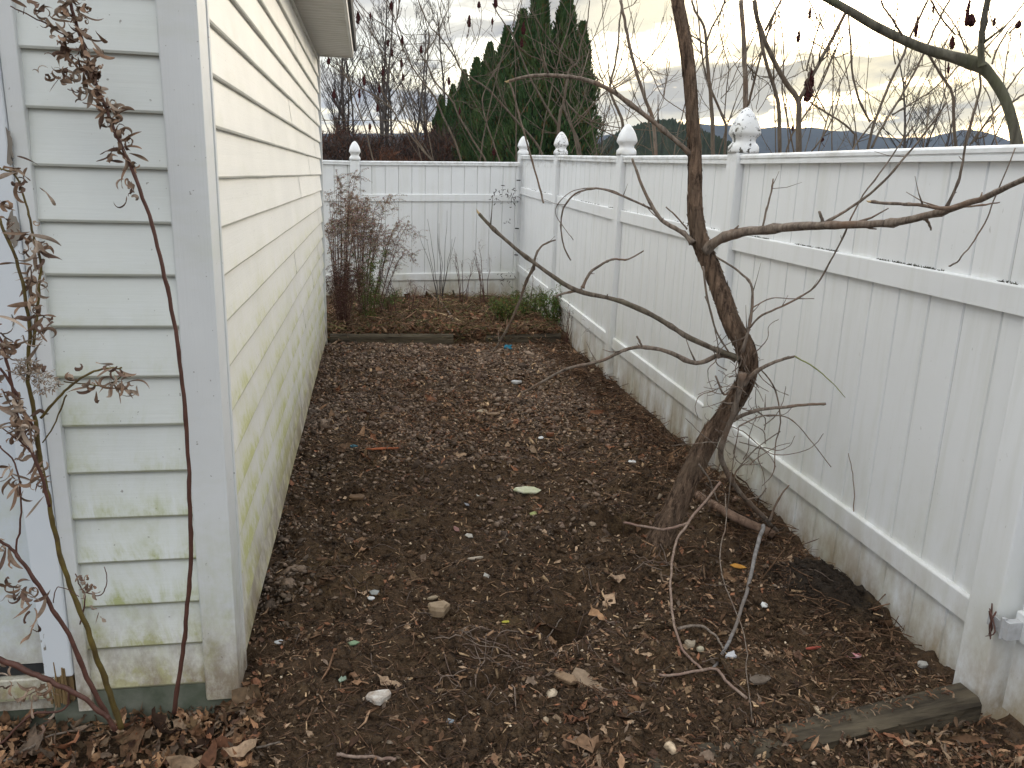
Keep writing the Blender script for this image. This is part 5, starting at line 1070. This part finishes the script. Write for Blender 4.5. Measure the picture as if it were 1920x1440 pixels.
tag(mb.build('roots', M_TINT, tint=True, smooth=True), 'tangle of fine torn roots curling out of the dug soil', 'roots', kind='stuff')

# ------------------------------------------------------------------ single pieces on the soil
def slab(mb, px, py, w_, d_, t_, yaw, col=None, tilt=(0, 0), jag=.25, k=7, lift=.0):
    g0 = gp(px, py, 0); g0 = gp(px, py, H1(g0[0], g0[1])); c = Vector((g0[0], g0[1], H1(g0[0], g0[1])+t_*.5+.003+lift)); rs = random
    ring = []
    for i in range(k):
        a = 2*math.pi*i/k; r = 1+rs.uniform(-jag, jag); ring.append((math.cos(a)*w_/2*r, math.sin(a)*d_/2*r))
    Rm = Matrix.Rotation(yaw, 3, 'Z')@Matrix.Rotation(tilt[0], 3, 'X')@Matrix.Rotation(tilt[1], 3, 'Y')
    V = [c+Rm@Vector((x*.92, y*.92, -t_/2)) for x, y in ring]+[c+Rm@Vector((x, y, t_*.25)) for x, y in ring]+[c+Rm@Vector((x*.86, y*.86, t_/2+rs.uniform(-.2, .2)*t_)) for x, y in ring]
    Fc = [tuple(range(k))[::-1], tuple(range(2*k, 3*k))]
    for j in (0, 1): Fc += [(j*k+i, j*k+(i+1) % k, (j+1)*k+(i+1) % k, (j+1)*k+i) for i in range(k)]
    mb.add(V, Fc, col)
def piece(name, label, cat, px, py, w_, d_, t_, yaw, c1, c2=None, **kw):
    mb = MB(); kw.setdefault('lift', .006); slab(mb, px, py, w_*1.22, d_*1.25, t_, yaw, **kw)
    key = 'pc %s' % (c1,); m = bpy.data.materials.get(key) or m_plain(key, c1, c2 or tuple(v*.6 for v in c1), 30, .7, .4)
    return tag(mb.build(name, m), label, cat)
W_ = (.62, .59, .52)
piece('flat_stone', 'long white and lime coloured flat stone in the middle of the dug soil', 'stone', 988, 926, .125, .045, .014, -.25, (.62, .60, .48), (.44, .46, .26), tilt=(.3, 0))
piece('paper_scrap', 'white triangular scrap left of the long lime coloured stone', 'scrap', 901, 942, .045, .055, .004, .4, W_, tilt=(.5, .2), k=3, jag=.1)
piece('paper_scrap', 'small grey flat scrap touching the white triangular one', 'scrap', 876, 948, .035, .03, .004, 1.1, (.32, .32, .34), tilt=(.4, .2), k=4)
piece('clay_lump', 'pale tan broken clay lump, the largest one before the root tangle', 'rubble', 820, 1155, .075, .06, .035, .3, (.40, .30, .20), (.25, .18, .11), k=9)
piece('clay_lump', 'flat tan chip just above the large clay lump', 'rubble', 812, 1131, .04, .018, .008, .1, (.42, .33, .22))
piece('wood_offcut', 'grey weathered wood offcut half buried behind the near timber', 'wood', 1425, 1283, .085, .035, .012, .15, (.17, .135, .105), (.10, .075, .055), k=8, jag=.2)
piece('brown_disc', 'round rusty brown flat stone near the house wall', 'stone', 669, 940, .07, .05, .014, 0, (.20, .12, .065), k=10, jag=.1)
piece('wood_shard', 'tan split wood shard, thinner left one of a pair', 'wood', 1057, 1278, .10, .028, .015, -.75, (.30, .20, .12), k=6)
piece('wood_shard', 'broad tan frayed wood shard, right one of a pair', 'wood', 1098, 1288, .10, .06, .012, -1.2, (.33, .24, .16), (.2, .14, .09), k=8, tilt=(.2, .3), jag=.35)
piece('slate_chip', 'square blue grey chip near the bottom centre', 'chip', 843, 1355, .028, .022, .005, .4, (.28, .33, .37), k=4, jag=.08, tilt=(.4, 0))
piece('glass_shard', 'upper green glass-like shard right of the house corner', 'shard', 663, 1231, .032, .016, .005, .3, (.24, .34, .20), k=5, tilt=(.3, .1))
piece('glass_shard', 'lower green and white shard right of the house corner', 'shard', 641, 1250, .036, .016, .005, .9, (.35, .44, .33), k=5, tilt=(.3, .1))
piece('slate_chip', 'grey chip with a white fleck below it, left of the clay lump', 'chip', 702, 1112, .03, .025, .005, .4, (.34, .35, .33), k=5, tilt=(.4, 0))
piece('plastic_scrap', 'white crumpled scrap under the grey chip', 'scrap', 694, 1124, .026, .02, .006, 0, (.8, .8, .78), k=7, jag=.4)
piece('fungus_lump', 'white mouldy lump with brown middle near the bottom centre', 'lump', 713, 1325, .06, .04, .02, .2, (.65, .62, .56), (.25, .16, .1), k=11, jag=.35)
piece('orange_leaf', 'orange yellow fallen leaf left of the grey stick', 'leaf', 1384, 1075, .055, .022, .006, -.3, (.62, .32, .06), (.45, .2, .04), k=9, jag=.35, tilt=(.3, .2))
piece('plastic_scrap', 'small white scrap in the soil right of the grey stick', 'scrap', 1434, 1130, .024, .022, .008, .3, (.8, .8, .78), k=7, jag=.3, tilt=(.5, .2))
piece('red_stick', 'red wooden sliver lying left of the red and white wrapper', 'wood', 1522, 1221, .056, .010, .006, .1, (.42, .09, .06), k=6, jag=.2)
piece('wrapper', 'red and white crumpled wrapper near the foot of the long fence', 'wrapper', 1600, 1224, .058, .02, .008, -.15, (.78, .74, .74), (.55, .05, .07), k=8, jag=.2)
piece('pebble', 'smooth white pebble by the fence foot, behind the gate timber', 'stone', 1728, 1254, .032, .024, .014, 0, (.48, .46, .42), k=9, jag=.1)
piece('pebble', 'round cream pebble left of the foot of the pink stick', 'stone', 1312, 1228, .022, .018, .012, 0, (.50, .44, .32), k=9, jag=.1)
piece('clay_lump', 'cream crumbly lump beside the foot of the pink stick', 'rubble', 1293, 1217, .035, .03, .018, .3, (.46, .38, .28), k=9)
piece('plastic_scrap', 'white scrap lying against the foot of the trunk', 'scrap', 1249, 957, .03, .022, .006, .3, (.7, .69, .66), k=6, tilt=(.6, .2))
piece('plastic_scrap', 'crumpled white film between the two sticks\' feet', 'scrap', 1370, 1236, .035, .022, .012, .3, (.62, .62, .64), k=10, jag=.45)
piece('plastic_scrap', 'grey white crumpled film right of the leafy green sprig', 'scrap', 970, 721, .07, .05, .02, 0, (.55, .54, .53), k=9, jag=.4)
piece('plastic_scrap', 'bright blue plastic scrap before the far bed', 'scrap', 953, 638, .075, .05, .03, 0, (.02, .20, .30), (.01, .1, .16), k=9, jag=.4, tilt=(.8, 0))
piece('plastic_scrap', 'dull blue scrap left of the orange rod', 'scrap', 663, 842, .035, .025, .01, 0, (.06, .17, .21), k=8, jag=.4)
piece('orange_rod', 'thin orange plastic rod lying near the house wall', 'rod', 716, 846, .17, .012, .01, .03, (.50, .16, .07), k=8, jag=.08)
piece('plastic_scrap', 'bright white scrap beside a rust coloured stone', 'scrap', 1014, 824, .035, .022, .006, .2, (.85, .85, .83), k=6, tilt=(.4, 0))
piece('rust_stone', 'rust coloured rounded stone beside a bright white scrap', 'stone', 1031, 819, .045, .04, .02, .2, (.24, .10, .05), k=9, jag=.12)
piece('plastic_scrap', 'white speckled scrap before the fence, above the dug hollow', 'scrap', 1186, 869, .045, .022, .006, -.3, (.78, .78, .76), k=8, jag=.4, tilt=(.3, 0))
piece('flat_stone', 'pale tan flat stone in the gravel right of centre', 'stone', 904, 774, .075, .04, .012, .2, (.48, .38, .26), k=7)
piece('flat_stone', 'flat orange tan stone touching the pale tan one', 'stone', 925, 779, .07, .035, .012, 0, (.36, .24, .15), k=7)
piece('wood_sliver', 'whitish wooden sliver in front of the small orange rootlet', 'wood', 891, 1047, .06, .014, .008, .15, (.50, .42, .33), k=7, jag=.2)
piece('pink_shard', 'dull pink shard standing in the soil left of a white flake', 'shard', 855, 1000, .045, .018, .006, -1.1, (.32, .17, .15), k=5, tilt=(.5, .2))
piece('white_flake', 'white flake leaning right of the dull pink shard', 'flake', 879, 1010, .04, .022, .005, -.8, (.56, .52, .46), k=5, tilt=(.5, .2))
piece('white_flake', 'pale diamond shaped flake near the middle bottom of the dug soil', 'flake', 912, 1084, .028, .024, .004, .5, (.60, .58, .52), k=4, tilt=(.5, .2))
piece('yellow_leaf', 'small yellow-green leaf left of the dark hollow', 'leaf', 948, 1167, .034, .011, .004, .3, (.50, .44, .06), k=7, tilt=(.2, .2))
piece('white_ring', 'small white ring-like scrap by the house wall', 'scrap', 524, 1210, .028, .02, .004, 0, (.7, .7, .7), k=9, jag=.1)
piece('lime_flake', 'lime green flake below the long flat stone', 'flake', 1001, 961, .034, .024, .008, .3, (.42, .45, .18), k=7, jag=.3, tilt=(.4, 0))
piece('dry_leaf', 'large crumpled tan leaf at the weed foot, below the house corner', 'leaf', 365, 1374, .055, .04, .012, .3, (.34, .23, .12), (.2, .12, .06), k=10, jag=.3, tilt=(.3, .1))
pc_r = random.Random(5)
rc = [((.50, .45, .38), 'cream'), ((.33, .19, .12), 'tan'), ((.26, .26, .27), 'grey')]

# ------------------------------------------------------------------ haze: even thin air round everything
hm = bpy.data.materials.new('thin haze'); hm.use_nodes = True; tt = NT(hm.node_tree)
vp = tt.n('ShaderNodeVolumePrincipled', i={'Color': (.62, .74, .95, 1), 'Density': .00011, 'Anisotropy': 0.})
tt.n('ShaderNodeOutputMaterial', i={'Volume': vp.outputs[0]})
mb = MB(); mb.box((-9500, -9500, -6), (9500, 9500, 420)); hz_o = mb.build('haze', hm); hz_o['kind'] = 'stuff'
